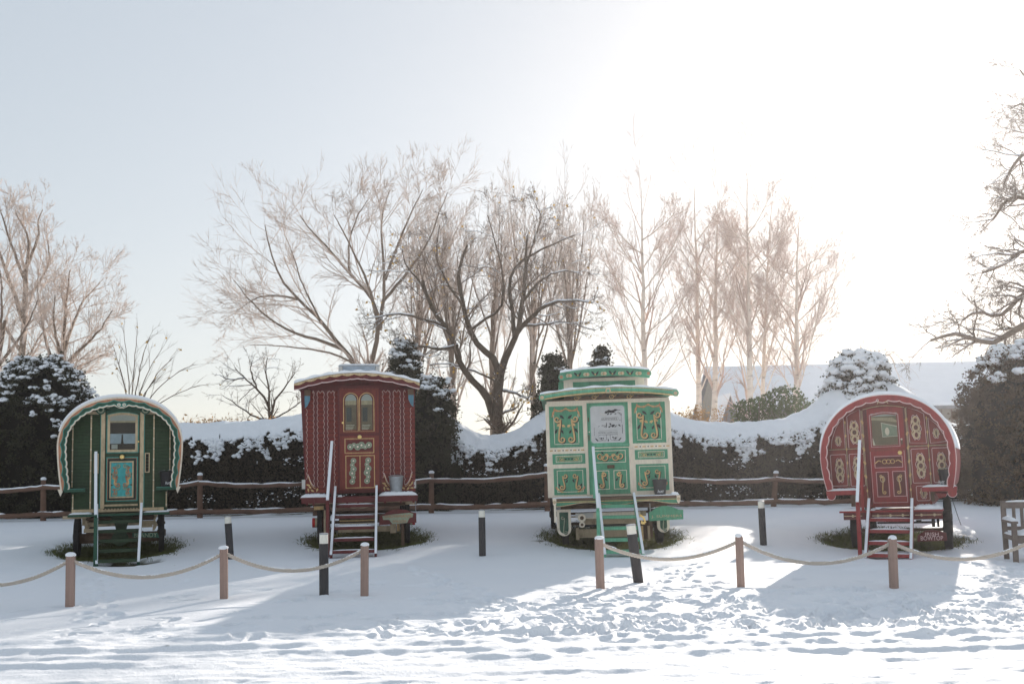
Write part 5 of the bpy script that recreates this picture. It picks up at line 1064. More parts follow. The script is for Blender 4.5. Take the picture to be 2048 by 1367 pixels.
for (u, v_, L_, wd, an) in ((.5, .93, .04, .05, 0), (.9, .25, .03, .05, 0), (.48, .17, .14, .05, .3), (.56, .15, .16, .06, .1), (.66, .16, .14, .06, -.2), (.74, .12, .15, .04, .1), (.66, .54, .12, .05, .5), (.82, .12, .20, .012, -.05), (.52, .22, .08, .03, .8), (.6, .23, .07, .02, 0), (.74, .22, .08, .02, .2), (.46, .52, .03, .11, 0), (.58, .50, .09, .03, -.8), (.55, .57, .09, .03, .3), (.84, .54, .10, .03, -.7), (.34, .53, .06, .015, .5), (.24, .55, .06, .012, .7),
        (.3, .87, .05, .02, .4), (.36, .88, .05, .02, -.3), (.64, .86, .06, .03, -.4), (.72, .87, .05, .025, .4), (.86, .40, .03, .02, .5)): leafp(m, *U(u, v_), L_ * w, wd * h * 1.4, an, y, 'ink')
[put_scroll(m, *U(u_, v_), w * .12, h * .09, sg, .007, y, 'ink') for u_, v_, sg in ((.60, .17, 1), (.70, .15, -1), (.50, .15, -1), (.62, .54, 1), (.72, .55, -1), (.42, .55, 1), (.30, .885, 1), (.70, .885, -1), (.85, .20, 1))]; text_mb(m, 'SUMMERS', .1, U(.55, .355)[0], y, U(.55, .355)[1], 'ink', .001, width=w * .46, height=h * .045); text_mb(m, 'HORSE CARRIAGE', .1, U(.5, .725)[0], y, U(.5, .725)[1], 'ink', .001, width=w * .56, height=h * .045); m.build('etched_glass', wf)
m = MB(); FR(m, 444, 657, 650, 733, 4, -.028, -.022, 'cream'); a, b, c, d = X(444), X(657), Zc(650), Zc(733); mx, mz, w, h = (a + b) / 2, (c + d) / 2, b - a, c - d
for s in (-1, 1): put_scroll(m, mx + s * w * .24, mz, w * .40, h * .72, -s, .024, -.030, 'ochre', 'black'); leafp(m, mx + s * w * .10, mz + h * .1, .09, .06, s * .6, -.034, 'ochre'); leafp(m, mx + s * w * .24, mz + h * .3, .08, .03, s * .8, -.0255, 'black'); leafp(m, mx + s * w * .18, mz - h * .3, .08, .03, s * -.4, -.0255, 'black')
disc(m, mx, mz - h * .05, .022, -.037, -.034, 'orange'); m.build('panel', dr)
for x0, x1, s in ((452, 540, 1), (570, 660, -1)):
    m = MB(); FR(m, x0, x1, 785, 914, 4, -.028, -.022, 'cream'); a, b, c, d = X(x0), X(x1), Zc(785), Zc(914); mx, mz, w, h = (a + b) / 2, (c + d) / 2, b - a, c - d
    put_scroll(m, mx, mz, w * .56, h * .82, -s, .030, -.030, 'ochre', 'black'); leafp(m, mx + s * w * .26, mz + h * .02, .08, .035, s * -.9, -.0255, 'black'); leafp(m, mx - s * w * .24, mz - h * .24, .09, .035, s * -.7, -.0255, 'black'); leafp(m, mx + s * w * .05, mz + h * .36, .07, .05, .2, -.034, 'ochre'); m.build('panel', dr)
m = MB(); R_(m, 528, 578, 749, 772, -.036, -.022, 'rust'); R_(m, 536, 570, 754, 766, -.042, -.036, 'brown'); disc(m, X(415), Zc(520), .012, -.05, -.022, 'cream'); m.build('handle', dr)
# main roof, lantern
m = MB(); top = [(X(86) + (X(1015) - X(86)) * i / 40, Zc(262) + (Zc(224) - Zc(262)) * (1 - (2 * i / 40 - 1) ** 2)) for i in range(41)]
m.ribbon(top, .04, -.30, 4.3, 'mint'); rf = m.build('roof', g.root)
m = MB(); lo = [(x, z - .105) for x, z in top]; m.prism(top + lo[::-1], -.335, -.30, 'mint_d')
m.ribbon([(x, z - .016) for x, z in top], .014, -.340, -.335, 'tan'); m.ribbon([(x, z - .10) for x, z in top], .022, -.341, -.33, 'ochre'); m.ribbon([(x, z - .050) for x, z in top], .035, -.338, -.335, 'mint')
for x in (100, 1000): disc(m, X(x), Zc(280), .062, -.345, -.30, 'mint'); disc(m, X(x), Zc(282), .036, -.350, -.345, 'tan')
disc(m, X(548), Zc(250), .05, -.352, -.30, 'tan', rz=.055); disc(m, X(548), Zc(250), .028, -.356, -.352, 'mint', 8); m.build('cornice', g.root)
m = MB(); m.prism(top + [(x, z + .034 + .010 * math.sin(i * .9)) for i, (x, z) in list(enumerate(top))[::-1]], -.325, 4.3, 'snow_soft'); m.build('snow', rf)
l0, l1 = X(252), X(812); z0, z1 = Zc(238), Zc(150); yl = .25
m = MB(); m.box(l0, l1, yl, 4.0, z0 - .08, z1 + .02, 'cream'); m.box(X(316), X(749), yl - .012, yl, Zc(214), Zc(167), 'mint_d'); m.box(l0 - .10, l0, yl + .15, 3.9, z0 - .05, z1 - .02, 'mint_d')
tl = [(X(228) + (X(845) - X(228)) * i / 30, Zc(112) + (Zc(88) - Zc(112)) * (1 - (2 * i / 30 - 1) ** 2)) for i in range(31)]
m.prism(tl + [(x, z - .135 + .0 * i) for i, (x, z) in list(enumerate(tl))[::-1]], yl - .20, yl - .16, 'mint_d'); m.ribbon(tl, .04, yl - .2, 4.2, 'mint')
for x, zc_ in ((236, 135), (838, 130)): disc(m, X(x), Zc(zc_), .055, yl - .215, yl - .16, 'mint'); disc(m, X(x), Zc(zc_), .032, yl - .22, yl - .215, 'orange')
for k in range(9):
    x = 290 + k * 60; zc_ = Zc(128 - 8 * math.sin(PI * (k + .5) / 9)); y = yl - .205
    if k % 2 == 0: [disc(m, X(x + s * 9), zc_, .034, y, y + .005, 'tan', 10) for s in (-1, 1)]; disc(m, X(x), zc_, .018, y - .003, y, 'orange', 8); disc(m, X(x - 9), zc_, .012, y - .003, y, 'mint', 8)
    else: leafp(m, X(x - 12), zc_ + .01, .12, .04, -.9, y, 'black'); leafp(m, X(x + 14), zc_ + .01, .12, .04, .9, y, 'black'); disc(m, X(x), zc_ - .01, .02, y, y + .005, 'ochre', 8)
lan = m.build('lantern_roof', g.root); m = MB(); m.prism([(x, z + .02) for x, z in tl] + [(x, z + .058 + .01 * math.sin(i)) for i, (x, z) in list(enumerate(tl))[::-1]], yl - .22, 4.2, 'snow_soft'); m.build('snow', lan)
# porch and running gear
m = MB(); zp = Zc(962); m.box(X(143), X(990), -.42, .0, zp - .05, zp, 'brown'); fb = m.build('footboard', g.root); snow_strip(fb, X(145), X(425), -.41, -.02, zp, .020, 11, n=30); snow_strip(fb, X(690), X(985), -.41, -.02, zp, .016, 12, n=30); snow_strip(fb, X(940), X(992), -.43, -.2, zp + .01, .045, 13, n=8)
m = MB(); nn = 60; bt = [(X(172) + (X(978) - X(172)) * i / nn, Zc(1004) + .030 * math.sin(4 * PI * i / nn - PI / 2)) for i in range(nn + 1)]; m.prism([(X(172), zp - .05), (X(978), zp - .05)] + bt[::-1], -.40, -.37, 'mint_d'); m.ribbon(bt, .014, -.405, -.39, 'tan'); m.box(X(172), X(978), -.404, -.40, zp - .075, zp - .06, 'ochre')
for x, s in ((160, 1), (985, -1)): m.prism(g.pts([(x - 12, 962), (x + 14, 962), (x + 12, 1000), (x + 2, 1018), (x - 10, 1000)]), -.43, -.36, 'cream'); disc(m, X(x), Zc(985), .03, -.44, -.43, 'tan')
m.box(X(155), X(170), -.40, -.36, Zc(1120), Zc(1010), 'cream'); m.build('valance', g.root)
m = MB(); R_(m, 470, 684, 985, 1022, -.30, -.26, 'g_mid'); [put_scroll(m, X(578 + s * 32), Zc(1004), .16, .085, s, .012, -.306, 'ochre') for s in (-1, 1)]; [leafp(m, X(578 + s * 78), Zc(1004), .11, .05, s * .5, -.304, 'black') for s in (-1, 1)]; m.build('step_box', g.root)
for x0, x1, yt, yb, nm in ((172, 268, 1040, 1218, 0), (850, 932, 1040, 1212, 1)):
    m = MB(); c_ = (X(x0) + X(x1)) / 2; r_ = (X(x1) - X(x0)) / 2
    def cap(k, lo): r2 = r_ - k; return [(c_ - r2, Zc(yt) - k)] + [(c_ - r2 * math.cos(PI * i / 10), Zc(yb) + r_ - r2 * math.sin(PI * i / 10)) for i in range(11)] + [(c_ + r2, Zc(yt) - k)]
    m.prism(cap(0, 0), -.12, .0, 'cream'); m.prism(cap(.05, 0), -.128, -.12, 'g_mid'); put_scroll(m, c_, (Zc(yt) + Zc(yb)) / 2 - .04, r_ * .9, .34, 1, .018, -.133, 'sage', 'black'); m.build('mudguard', g.root)
m = MB()
for x0, x1, a, b, y, mm in ((200, 930, 1020, 1045, .2, 'rust'), (320, 740, 1068, 1108, -.05, 'cream'), (300, 420, 1068, 1100, -.08, 'curtain'), (330, 720, 1112, 1150, .1, 'cream2'), (350, 700, 1150, 1168, .2, 'black'), (300, 700, 1182, 1240, .15, 'cream2'), (700, 780, 1068, 1100, .0, 'cream2'), (300, 322, 1170, 1250, .05, 'cream2'), (700, 800, 1140, 1260, .2, 'rust'),
        (745, 760, 1170, 1270, .1, 'ochre'), (790, 806, 1170, 1270, .12, 'cream2'), (800, 826, 1130, 1250, .15, 'brown'), (270, 330, 1090, 1100, .1, 'cream2')): R_(m, x0, x1, a, b, y, y + .08, mm)
for x, z, r_ in ((342, 1100, .075), (342, 1145, .055)): disc(m, X(x), Zc(z), r_, -.12, -.05, 'cream', 12); disc(m, X(x), Zc(z), r_ * .5, -.125, -.12, 'rust', 10)
m.ribbon(g.pts([(735, 1090), (760, 1110), (770, 1140), (748, 1150)]), .035, -.1, -.02, 'gold'); m.prism(g.pts([(738, 1150), (768, 1155), (745, 1125)]), -.11, -.06, 'gold')
m.lathe([(.03, X(220)), (.03, X(890))], (0, .5, .40), 'rust', 10, 'x'); m.lathe([(.03, X(200)), (.03, X(910))], (0, 3.3, .46), 'rust', 10, 'x'); m.box(X(230), X(880), .3, 3.9, Zc(1045), Zc(1020), 'rust'); m.build('undercarriage', g.root)
wheel(g, X(228), .5, .40, .12, rimm='wheel'); wheel(g, X(880), .5, .40, .12); wheel(g, X(140), 3.3, .46, .10); wheel(g, X(930), 3.3, .46, .10)
m = MB(); m.prism(g.pts([(786, 1126), (786, 1068), (800, 1064), (830, 1042), (870, 1030), (910, 1030), (950, 1042), (980, 1056), (1012, 1058), (1010, 1120)]), -.46, -.43, 'mint_d'); text_mb(m, 'J. SUMMERS', .1, X(900), -.462, Zc(1099), 'tan', .003, width=X(1000) - X(798), height=.058)
m.prism(g.pts([(795, 1046), (830, 1036), (828, 1042)]), -.45, -.43, 'snow_soft'); m.box(X(792), X(796), -.445, -.44, Zc(1066), Zc(1010), 'curtain'); m.build('name_board', g.root)
pail(g, (820, 919), 853, 950, -.20, 'pail_grey', 'charcoal bucket with white script on the porch of the cream and green wagon', 'painted buckets by the wagon doors', 'hutt', .0, zb=zp + .015)
steps(g, X(455), X(690), zp - .02, -1.75, 5, 'mint', 'mint', 'bright green wooden steps with broad snowy handrail at the cream and green wagon', rail=(X(424), Zc(640), .74, -.40, -1.45), over=.03, lean=.02, tsnow=False)

# ============ 4: red bowtop ===================================================
g = WG(1779, 900, 17.35, math.radians(-25), (4.021, 1620, 770), 'crimson round topped bowtop wagon with gold ornaments, rightmost of the four', tilt=math.radians(-1.2)); X, Zc, R_, FR = g.X, g.Z, g.R, g.FR
cx = X(640); cz = Zc(590); rx = X(1180) - cx; rz = Zc(80) - cz; zb = Zc(830)
bow = bow_pts(cx, cz, rx, rz, zb, X(138) - X(100)); bow = [(x, z) for x, z in smoothline(bow, 240, 1)]; q, nr = arc_norm(bow); L = np.r_[0, np.cumsum(np.linalg.norm(np.diff(q, axis=0), axis=1))]; tt = L / L[-1]
m = MB(); inner = [(float(a), float(b)) for a, b in (q + nr * .03)]; wall = [p for p in inner if p[1] > zb + .01]; m.prism(wall, .0, .03, 'red_p')
m.prism([(X(350), Zc(975)), (X(350), zb + .03), (X(962), zb + .03), (X(962), Zc(975))], .001, 3.6, 'red_p')
for x in (308, 447, 812, 968): R_(m, x - 9, x + 9, 190 + (90 if x in (308, 968) else 0), 800, -.016, .0, 'red_d'); R_(m, x - 2.5, x + 2.5, 190 + (90 if x in (308, 968) else 0), 800, -.020, -.016, 'tan'); [disc(m, X(x), Zc(z), .014, -.024, -.02, 'ochre', 8, rz=.03) for z in range(280, 800, 110)]
for a, b in ((160, 470), (815, 1130)): R_(m, a, b, 490, 506, -.016, 0, 'red_d'); R_(m, a, b, 496, 501, -.022, -.016, 'tan')
m.prism([(X(150), Zc(835)), (X(150), Zc(980)), (X(155), Zc(980))], 0, .01, 'red_p') if False else None
body = m.build('body', g.root)
def candel(m, x, z, w, h, y, small=False):
    """stacked loops with side curls, outlined in pink"""
    n = 3 if not small else 1
    rs = []
    for k in range(n):
        zc_ = z + h * (.5 - (k + .5) / n) if n > 1 else z; rw = w * (.34 if k != 1 else .40); rs.append((zc_, rw))
    for zc_, rw in rs:
        pts = [(x + rw * math.cos(a) * (1 if not small else .8), zc_ + h / n * .46 * math.sin(a)) for a in np.linspace(0, 2 * PI, 20)[:-1]]
        m.ribbon(pts, w * .52 + .012, y + .002, y + .004, 'red_d', closed=True); m.ribbon(pts, w * .26, y, y + .002, 'tan', closed=True)
    o = []
    for a in np.linspace(0, 2 * PI, 60)[:-1]: k = 1 + .13 * math.cos(6 * a); o.append((x + (w * .60) * (1 + .16 * math.cos(8 * a + 1)) * math.cos(a), z + h * .56 * k * math.sin(a)))
    m.ribbon(o, .008, y - .001, y + .002, 'pink', closed=True)
    for s in (-1, 1):
        for zz in ((.28, -.22) if not small else (.1,)): p = [(x + s * w * (.30 + .24 * math.sin(t)), z + h * zz + .04 * math.cos(t * 1.2)) for t in np.linspace(0, 2.6, 12)]; m.ribbon(p, .016, y - .002, y + .001, 'tan')
    disc(m, x, z, w * .10, y - .002, y, 'g_mid', 8); disc(m, x, z + h * .45, w * .13, y - .0015, y + .001, 'ochre', 8)
def rpanel(x0, x1, y0, y1, ox, oz, ow, oh, small=False, poly=None):
    m = MB(); pts = g.pts(poly) if poly else rrect(X(x0), X(x1), Zc(y1), Zc(y0), .02, 3); m.prism(pts, -.008, 0, 'red_p'); m.ribbon(pts, .009, -.012, -.006, 'pink', closed=True)
    candel(m, X(ox), Zc(oz), g.W(ow) * .62, g.W(oh) * .92, -.013, small); m.build('panel', g.root)
rpanel(325, 438, 0, 0, 382, 365, 100, 200, poly=[(328, 492), (328, 232), (360, 210), (436, 180), (436, 488)]); rpanel(0, 0, 0, 0, 243, 430, 60, 80, True, poly=[(178, 500), (190, 420), (225, 330), (262, 275), (297, 240), (297, 497)])
rpanel(826, 0, 0, 0, 880, 350, 100, 205, poly=[(824, 470), (815, 185), (900, 215), (950, 245), (955, 478)]); rpanel(0, 0, 0, 0, 1035, 405, 62, 80, True, poly=[(985, 480), (980, 280), (1040, 330), (1095, 420), (1110, 470)])
rpanel(168, 298, 540, 795, 240, 670, 90, 205); rpanel(325, 440, 540, 800, 388, 660, 90, 205); rpanel(828, 968, 520, 790, 897, 655, 95, 210); rpanel(992, 1120, 520, 790, 1060, 655, 92, 205); rpanel(848, 950, 815, 930, 903, 872, 66, 90, True)
m = MB()
for i in range(len(bow) - 1): (a, b), (c, d) = bow[i], bow[i + 1]; m.add([(a, -.26, b), (c, -.26, d), (c, 3.7, d), (a, 3.7, b)], [(0, 3, 2, 1)], 'red' if i % 2 else 'red')
m.prism([p for p in bow if p[1] > zb], 3.62, 3.66, 'red_p'); roof = m.build('roof', g.root, smooth=True)
m = MB(); k = q[:, 1] > cz + rz * .12; bs = [tuple(p) for p in q[k]]; e = np.linspace(0, 1, len(bs)); th = .012 + .050 * np.sin(e * PI) ** .8; bow_band(m, bs, -th, -.001, -.30, 3.7, 'snow_soft'); m.build('snow', roof, smooth=True)
m = MB(); sc = np.abs(np.sin(PI * tt * 23)) ** .7; inn = .090 + .024 * sc + .02 * np.exp(-((tt - .5) / .02) ** 2); bow_band(m, bow, .0, inn, -.29, -.25, 'red'); bow_band(m, bow, inn - .006, inn + .009, -.296, -.25, 'pink'); bow_band(m, bow, -.002, .010, -.296, -.25, 'pink')
for s in (-1, 1): m.ribbon([(cx + s * (.04 + .05 * t), Zc(145) + .02 * math.sin(4 * t)) for t in np.linspace(0, 1, 8)], .012, -.30, -.29, 'tan')
disc(m, cx - .08, Zc(122), .022, -.30, -.29, 'pink', 10); disc(m, cx - .08, Zc(122), .011, -.303, -.30, 'red_d', 8)
for x, s in ((160, 1), (1140, -1)): disc(m, X(x + s * 12), Zc(872), .070, -.30, -.24, 'red', 16); m.ribbon([(X(x + s * 12) + .070 * math.cos(a), Zc(872) + .070 * math.sin(a)) for a in np.linspace(PI, 2 * PI, 14)], .010, -.306, -.295, 'pink')
m.build('arch_trim', g.root)
m = MB(); R_(m, 462, 492, 180, 955, -.03, 0, 'red_d'); R_(m, 787, 808, 180, 955, -.03, 0, 'red_d'); fx0, fx1 = X(462), X(800); m.ribbon([(fx0 + (fx1 - fx0) * i / 14, Zc(185) + .05 * math.sin(PI * i / 14)) for i in range(15)], .012, -.034, -.02, 'tan'); R_(m, 455, 458, 190, 950, -.034, 0, 'tan'); R_(m, 803, 807, 190, 950, -.034, 0, 'tan'); [disc(m, X(x), Zc(z), .014, -.038, -.03, 'ochre', 8, rz=.03) for x in (456, 805) for z in range(290, 950, 110)]; m.build('door_frame', g.root)
m = MB(); R_(m, 493, 786, 180, 952, -.014, 0, 'red'); R_(m, 493, 786, 505, 527, -.022, -.014, 'red_p'); FR(m, 500, 775, 510, 940, 3, -.018, -.014, 'pink'); FR(m, 530, 756, 567, 661, 4, -.022, -.014, 'pink'); R_(m, 538, 748, 575, 654, -.017, -.014, 'red_d'); dr = m.build('door', g.root)
for x0, x1, y0, y1 in ((535, 636, 692, 893), (667, 771, 690, 892)):
    m = MB(); FR(m, x0, x1, y0, y1, 4, -.022, -.014, 'pink'); R_(m, x0 + 8, x1 - 8, y0 + 8, y1 - 8, -.017, -.014, 'red_d'); c_ = (x0 + x1) / 2; put_scroll(m, X(c_), Zc(792), .10, .34, 1 if x0 < 600 else -1, .020, -.022, 'ochre'); m.ribbon([(X(c_) + .035 * math.cos(a), Zc(752) + .05 * math.sin(a)) for a in np.linspace(0, 2 * PI, 16)[:-1]], .012, -.024, -.017, 'tan', closed=True); m.build('panel', dr)
m = MB()
for k in (-1, 0, 1): m.ribbon([(X(643 + k * 32) + .035 * math.cos(a), Zc(612) + .035 * math.sin(a)) for a in np.linspace(0, 2 * PI, 16)[:-1]], .013, -.024, -.017, 'ochre', closed=True)
for s in (-1, 1): m.ribbon([(X(643) + s * (.12 + .11 * t), Zc(612) + .02 * math.sin(5 * t)) for t in np.linspace(0, 1, 10)], .018, -.024, -.017, 'ochre')
m.build('ornament', dr)
m = MB(); fx = X(515), X(745); out = [(fx[0], Zc(492))] + [(fx[0] + (fx[1] - fx[0]) * i / 12, Zc(232) + .035 * math.sin(PI * i / 12)) for i in range(13)] + [(fx[1], Zc(492))]; m.ribbon(out, .010, -.026, -.014, 'pink', closed=True); m.ribbon([(cx * 0 + (x - (fx[0] + fx[1]) / 2) * .93 + (fx[0] + fx[1]) / 2, z - .02 if z > Zc(300) else z + .02) for x, z in out], .022, -.022, -.014, 'red_p', closed=True); wf = m.build('window', dr)
m = MB(); R_(m, 524, 737, 226, 486, -.0185, -.0175, 'glass'); m.build('pane', wf)
m = MB(); R_(m, 524, 737, 222, 486, -.0165, -.0145, 'inside_l'); R_(m, 524, 737, 222, 246, -.0172, -.0165, 'curtain'); m.prism(g.pts([(526, 255), (700, 262), (737, 290), (737, 300), (640, 285), (526, 272)]), -.0172, -.0165, 'tan'); m.prism(g.pts([(604, 296), (737, 330), (737, 412), (608, 415)]), -.0172, -.0165, 'cream'); m.prism(g.pts([(610, 304), (733, 337), (733, 408), (613, 410)]), -.0174, -.0172, 'sage'); disc(m, X(650), Zc(370), .036, -.0176, -.0174, 'cream', 16, rz=.07); R_(m, 540, 737, 478, 484, -.0172, -.0165, 'cream'); m.prism(g.pts([(526, 420), (532, 420), (548, 480), (528, 480)]), -.0172, -.0165, 'cream'); m.build('interior_view', wf)
m = MB(); m.lathe([(.018, 0), (.022, -.03), (.036, -.04), (.034, -.055), (.015, -.06)], (X(741), -.014, Zc(545)), 'gold', 14, 'y'); m.build('knob', dr); m = MB(); disc(m, X(761), Zc(438), .016, -.045, -.014, 'cream'); R_(m, 754, 768, 438, 480, -.02, -.014, 'brown'); m.build('latch', dr)
for x0, x1, yy in ((132, 402, 832), (895, 1165, 822)):
    m = MB(); R_(m, x0, x1, yy, yy + 34, -.29, .0, 'red'); sh_ = m.build('shelf', g.root); snow_strip(sh_, X(x0 + 4), X(x1 - 4), -.28, -.01, Zc(yy), .036, 21 + x0, n=26)
m = MB(); R_(m, 318, 352, 862, 965, -.06, .1, 'brown'); R_(m, 958, 985, 850, 935, -.06, .1, 'brown'); m.prism(g.pts([(990, 870), (1080, 880), (1070, 905), (1020, 915)]), .0, 3.5, 'red'); m.build('bracket', g.root)
m = MB(); zp = Zc(992); m.box(X(240), X(1050), -.48, .0, zp - .03, zp, 'red'); R_(m, 270, 1045, 1002, 1062, -.44, -.40, 'red_d')
for x0, x1 in ((275, 420), (500, 790), (835, 1035)):
    m.ribbon(g.pts([(x0, 1032), (x1, 1032)]), .013, -.448, -.44, 'tan'); n_ = max(1, (x1 - x0) // 75); [leafp(m, X(x0 + (x1 - x0) * (i + .5) / n_), Zc(1032), .055, .05, 0, -.452, 'tan') for i in range(n_)]
pb = m.build('footboard', g.root); snow_strip(pb, X(242), X(408), -.47, -.02, zp, .035, 31, n=22); snow_strip(pb, X(828), X(1046), -.47, -.02, zp, .075, 32, n=26); snow_strip(pb, X(485), X(520), -.47, -.02, zp, .03, 33, n=6)
m = MB()
for x0, x1, a, b, y, mm in ((340, 1010, 1062, 1072, .1, 'black'), (350, 1000, 1062, 1080, .9, 'rust'), (480, 960, 1115, 1130, .8, 'black'), (830, 870, 1080, 1092, -.1, 'black'), (940, 965, 1075, 1150, .35, 'black'), (980, 1000, 1075, 1150, .35, 'black')): R_(m, x0, x1, a, b, y, y + .08, mm)
m.lathe([(.03, X(310)), (.03, X(1060))], (0, .45, .33), 'rust', 10, 'x'); m.lathe([(.03, X(310)), (.03, X(1060))], (0, 2.9, .40), 'rust', 10, 'x'); m.box(X(420), X(900), .2, 3.5, Zc(1075), Zc(1050), 'rust'); m.build('undercarriage', g.root)
wheel(g, X(315), .45, .33, .13); wheel(g, X(1062), .45, .33, .13); wheel(g, X(330), 2.9, .42, .13); wheel(g, X(1035), 2.9, .42, .13)
m = MB(); m.prism(g.pts([(842, 1232), (842, 1190), (870, 1168), (905, 1150), (955, 1143), (1010, 1152), (1062, 1168), (1066, 1226)]), -.56, -.53, 'red_d'); text_mb(m, 'IRISH', .1, X(955), -.563, Zc(1176), 'pink', .003, width=X(1003) - X(902), height=.055); text_mb(m, 'BOWTOP', .1, X(952), -.563, Zc(1206), 'pink', .003, width=X(1040) - X(872), height=.070); m.box(X(945), X(955), -.53, .1, Zc(1180), Zc(1160), 'rust'); m.build('name_board', g.root)
m = MB(); m.tube([(X(1110), -.1, Zc(880)), (X(1125), .0, Zc(950)), (X(1150), .1, Zc(1060)), (X(1170), .1, Zc(1130))], .006, 'black', 5); m.build('power_cable', g.root)
pail(g, (1015, 1130), 682, 795, -.15, 'pail_black', 'black bucket with white script on the snowy right shelf of the red bowtop', 'painted buckets by the wagon doors', 'hutt', -.07, zb=Zc(808))
steps(g, X(470), X(808), zp - .02, -1.35, 4, 'red', 'red', 'crimson wooden steps with pale weathered rails at the red bowtop', rail=(X(424), Zc(455), .86, -.42, -1.25), over=.16, lean=.0)
# ------------------------------------------------------------------ rope fence, bollards, rail fence, bench
def rope_post(px, pb, pt, label, h=.64, lean=0.0):
    p = G(px, pb); z = gz(p[0], p[1]); r = empty('rope_post', (p[0], p[1], z), .2 * math.sin(px), label, 'post', 'timber rope posts along the snowy path'); r.rotation_euler[1] = lean
    hw = .0475; m = MB(); v = [(-hw, -hw, -.15), (hw, -hw, -.15), (hw, hw, -.15), (-hw, hw, -.15)]; lv = [(h - .03, 1), (h - .008, .86), (h, .62)]
    v = []; 
    for z_, s in [(-.15, 1)] + lv: v += [(-hw * s, -hw * s, z_), (hw * s, -hw * s, z_), (hw * s, hw * s, z_), (-hw * s, hw * s, z_)]
    f = [(4 * i + j, 4 * i + (j + 1) % 4, 4 * i + 4 + (j + 1) % 4, 4 * i + 4 + j) for i in range(3) for j in range(4)] + [(12, 13, 14, 15)]; m.add(v, f, 'wood_post'); m.build('shaft', r, bevel=.006)
    v, f = ball(14, 8, .10, int(abs(px))); v = v * (.056 + .008 * math.sin(px), .058, .026 + .012 * abs(math.sin(px * 3))) + (.006 * math.sin(px * 2), 0, h - .004); v[:, 2] = np.maximum(v[:, 2], h - .022); link('snow', v, f, M['snow_soft'], r, smooth=True)
    return np.array((p[0], p[1], z + h))
PX = [(-168, 1222, None, 'rope post outside the left edge of the photo'), (140, 1213, 1110, 'leftmost rope post, standing in front of the green bowtop'), (448, 1197, 1103, 'rope post between the two left wagons, in front of the leftmost bollard'), (729, 1191, 1097, 'rope post in front of the oxblood wagon steps, left side of the gap'),
      (1201, 1180, 1083, 'rope post at the foot of the green steps, right side of the gap'), (1482, 1176, 1075, 'rope post midway between the cream wagon and the red bowtop'), (1788, 1173, 1073, 'rope post in front of the red bowtop steps'), (2094, 1166, None, 'rope post outside the right edge of the photo')]
tops = [rope_post(a, b, c, l, h=.64 + .012 * math.sin(3 * i), lean=.012 * math.sin(2.3 * i + 1)) for i, (a, b, c, l) in enumerate(PX)]
def rope(i, j, sag, label):
    a, b = tops[i] - (0, 0, .085), tops[j] - (0, 0, .085); d = b - a; L = np.linalg.norm(d); u = d / L; a = a + u * .04; b = b - u * .04; n = 150; t = np.linspace(0, 1, n)
    c = a + (b - a) * t[:, None]; c[:, 2] -= sag * 4 * t * (1 - t); tw = t * L / .115 * 2 * PI; sd = np.array((-u[1], u[0], 0)); B = []
    for k in range(3): ph = tw + k * 2 * PI / 3; B.append((c + .0135 * (np.cos(ph)[:, None] * sd + np.sin(ph)[:, None] * np.array((0, 0, 1.0))))[None])
    v, f = tubes([(np.concatenate(B), np.full((3, n), .0125))], 7); o = link('rope', v, f, M['rope'], smooth=True); tag(o, label, 'rope', 'ropes slung between the posts')
    r = np.random.default_rng(i); q = c.copy(); q[:, 2] += .018; rad = .013 * np.clip(fbm(t * 22, t * 0 + i, o=3, s=i) * 2.6 - .75, .02, 1); v, f = tubes([(q[None], rad[None])], 6); link('snow', v, f, M['snow_soft'], o, smooth=True)
rope(0, 1, .26, 'twisted rope leaving the left edge of the photo'); rope(1, 2, .235, 'twisted rope hanging in front of the green bowtop'); rope(2, 3, .225, 'twisted rope crossing the tilted front bollard by the oxblood steps')
rope(4, 5, .20, 'twisted rope to the right of the green steps, crossing the leaning bollard'); rope(5, 6, .25, 'twisted rope left of the red bowtop post'); rope(6, 7, .235, 'twisted rope leaving the right edge of the photo by the bench')
def bollard(px, pb, h, lean, label, r=.058, Yf=None):
    p = G(px, pb); z = gz(p[0], p[1]); o = empty('bollard_light', (p[0], p[1], z), 0, label, 'bollard light', 'dark bollard lights on the lawn'); o.rotation_euler[1] = lean
    hl = .13; m = MB(); hw = r; m.lathe([(r, -.15), (r, h - hl)], (0, 0, 0), 'boll', 20); m.build('post', o, smooth=False)
    m = MB(); m.lathe([(r * .93, h - hl), (r * .93, h - .012)], (0, 0, 0), 'lamp', 20); ln_ = m.build('lens', o); m = MB(); m.lathe([(r * .22, h - hl), (r * .22, h - .03)], (0, 0, 0), 'ochre', 8)
    m = MB(); m.lathe([(r * .98, h - .014), (r * .98, h), (r * .6, h + .006)], (0, 0, 0), 'zinc', 20); m.build('cap', o)
bollard(461, 1117, .76, math.radians(-4), 'leftmost bollard light, behind the rope post right of the green bowtop', .062); bollard(648, 1190, .78, 0, 'tallest looking bollard light, beside the oxblood wagon steps', .060); bollard(965, 1111, .80, math.radians(0), 'bollard light alone on the lawn between the oxblood and cream wagons', .060)
bollard(1277, 1166, .78, math.radians(-6), 'leaning bollard light in front of the green wagon steps', .068); bollard(1527, 1089, .80, math.radians(-1), 'bollard light left of the red bowtop near the rail fence', .062)
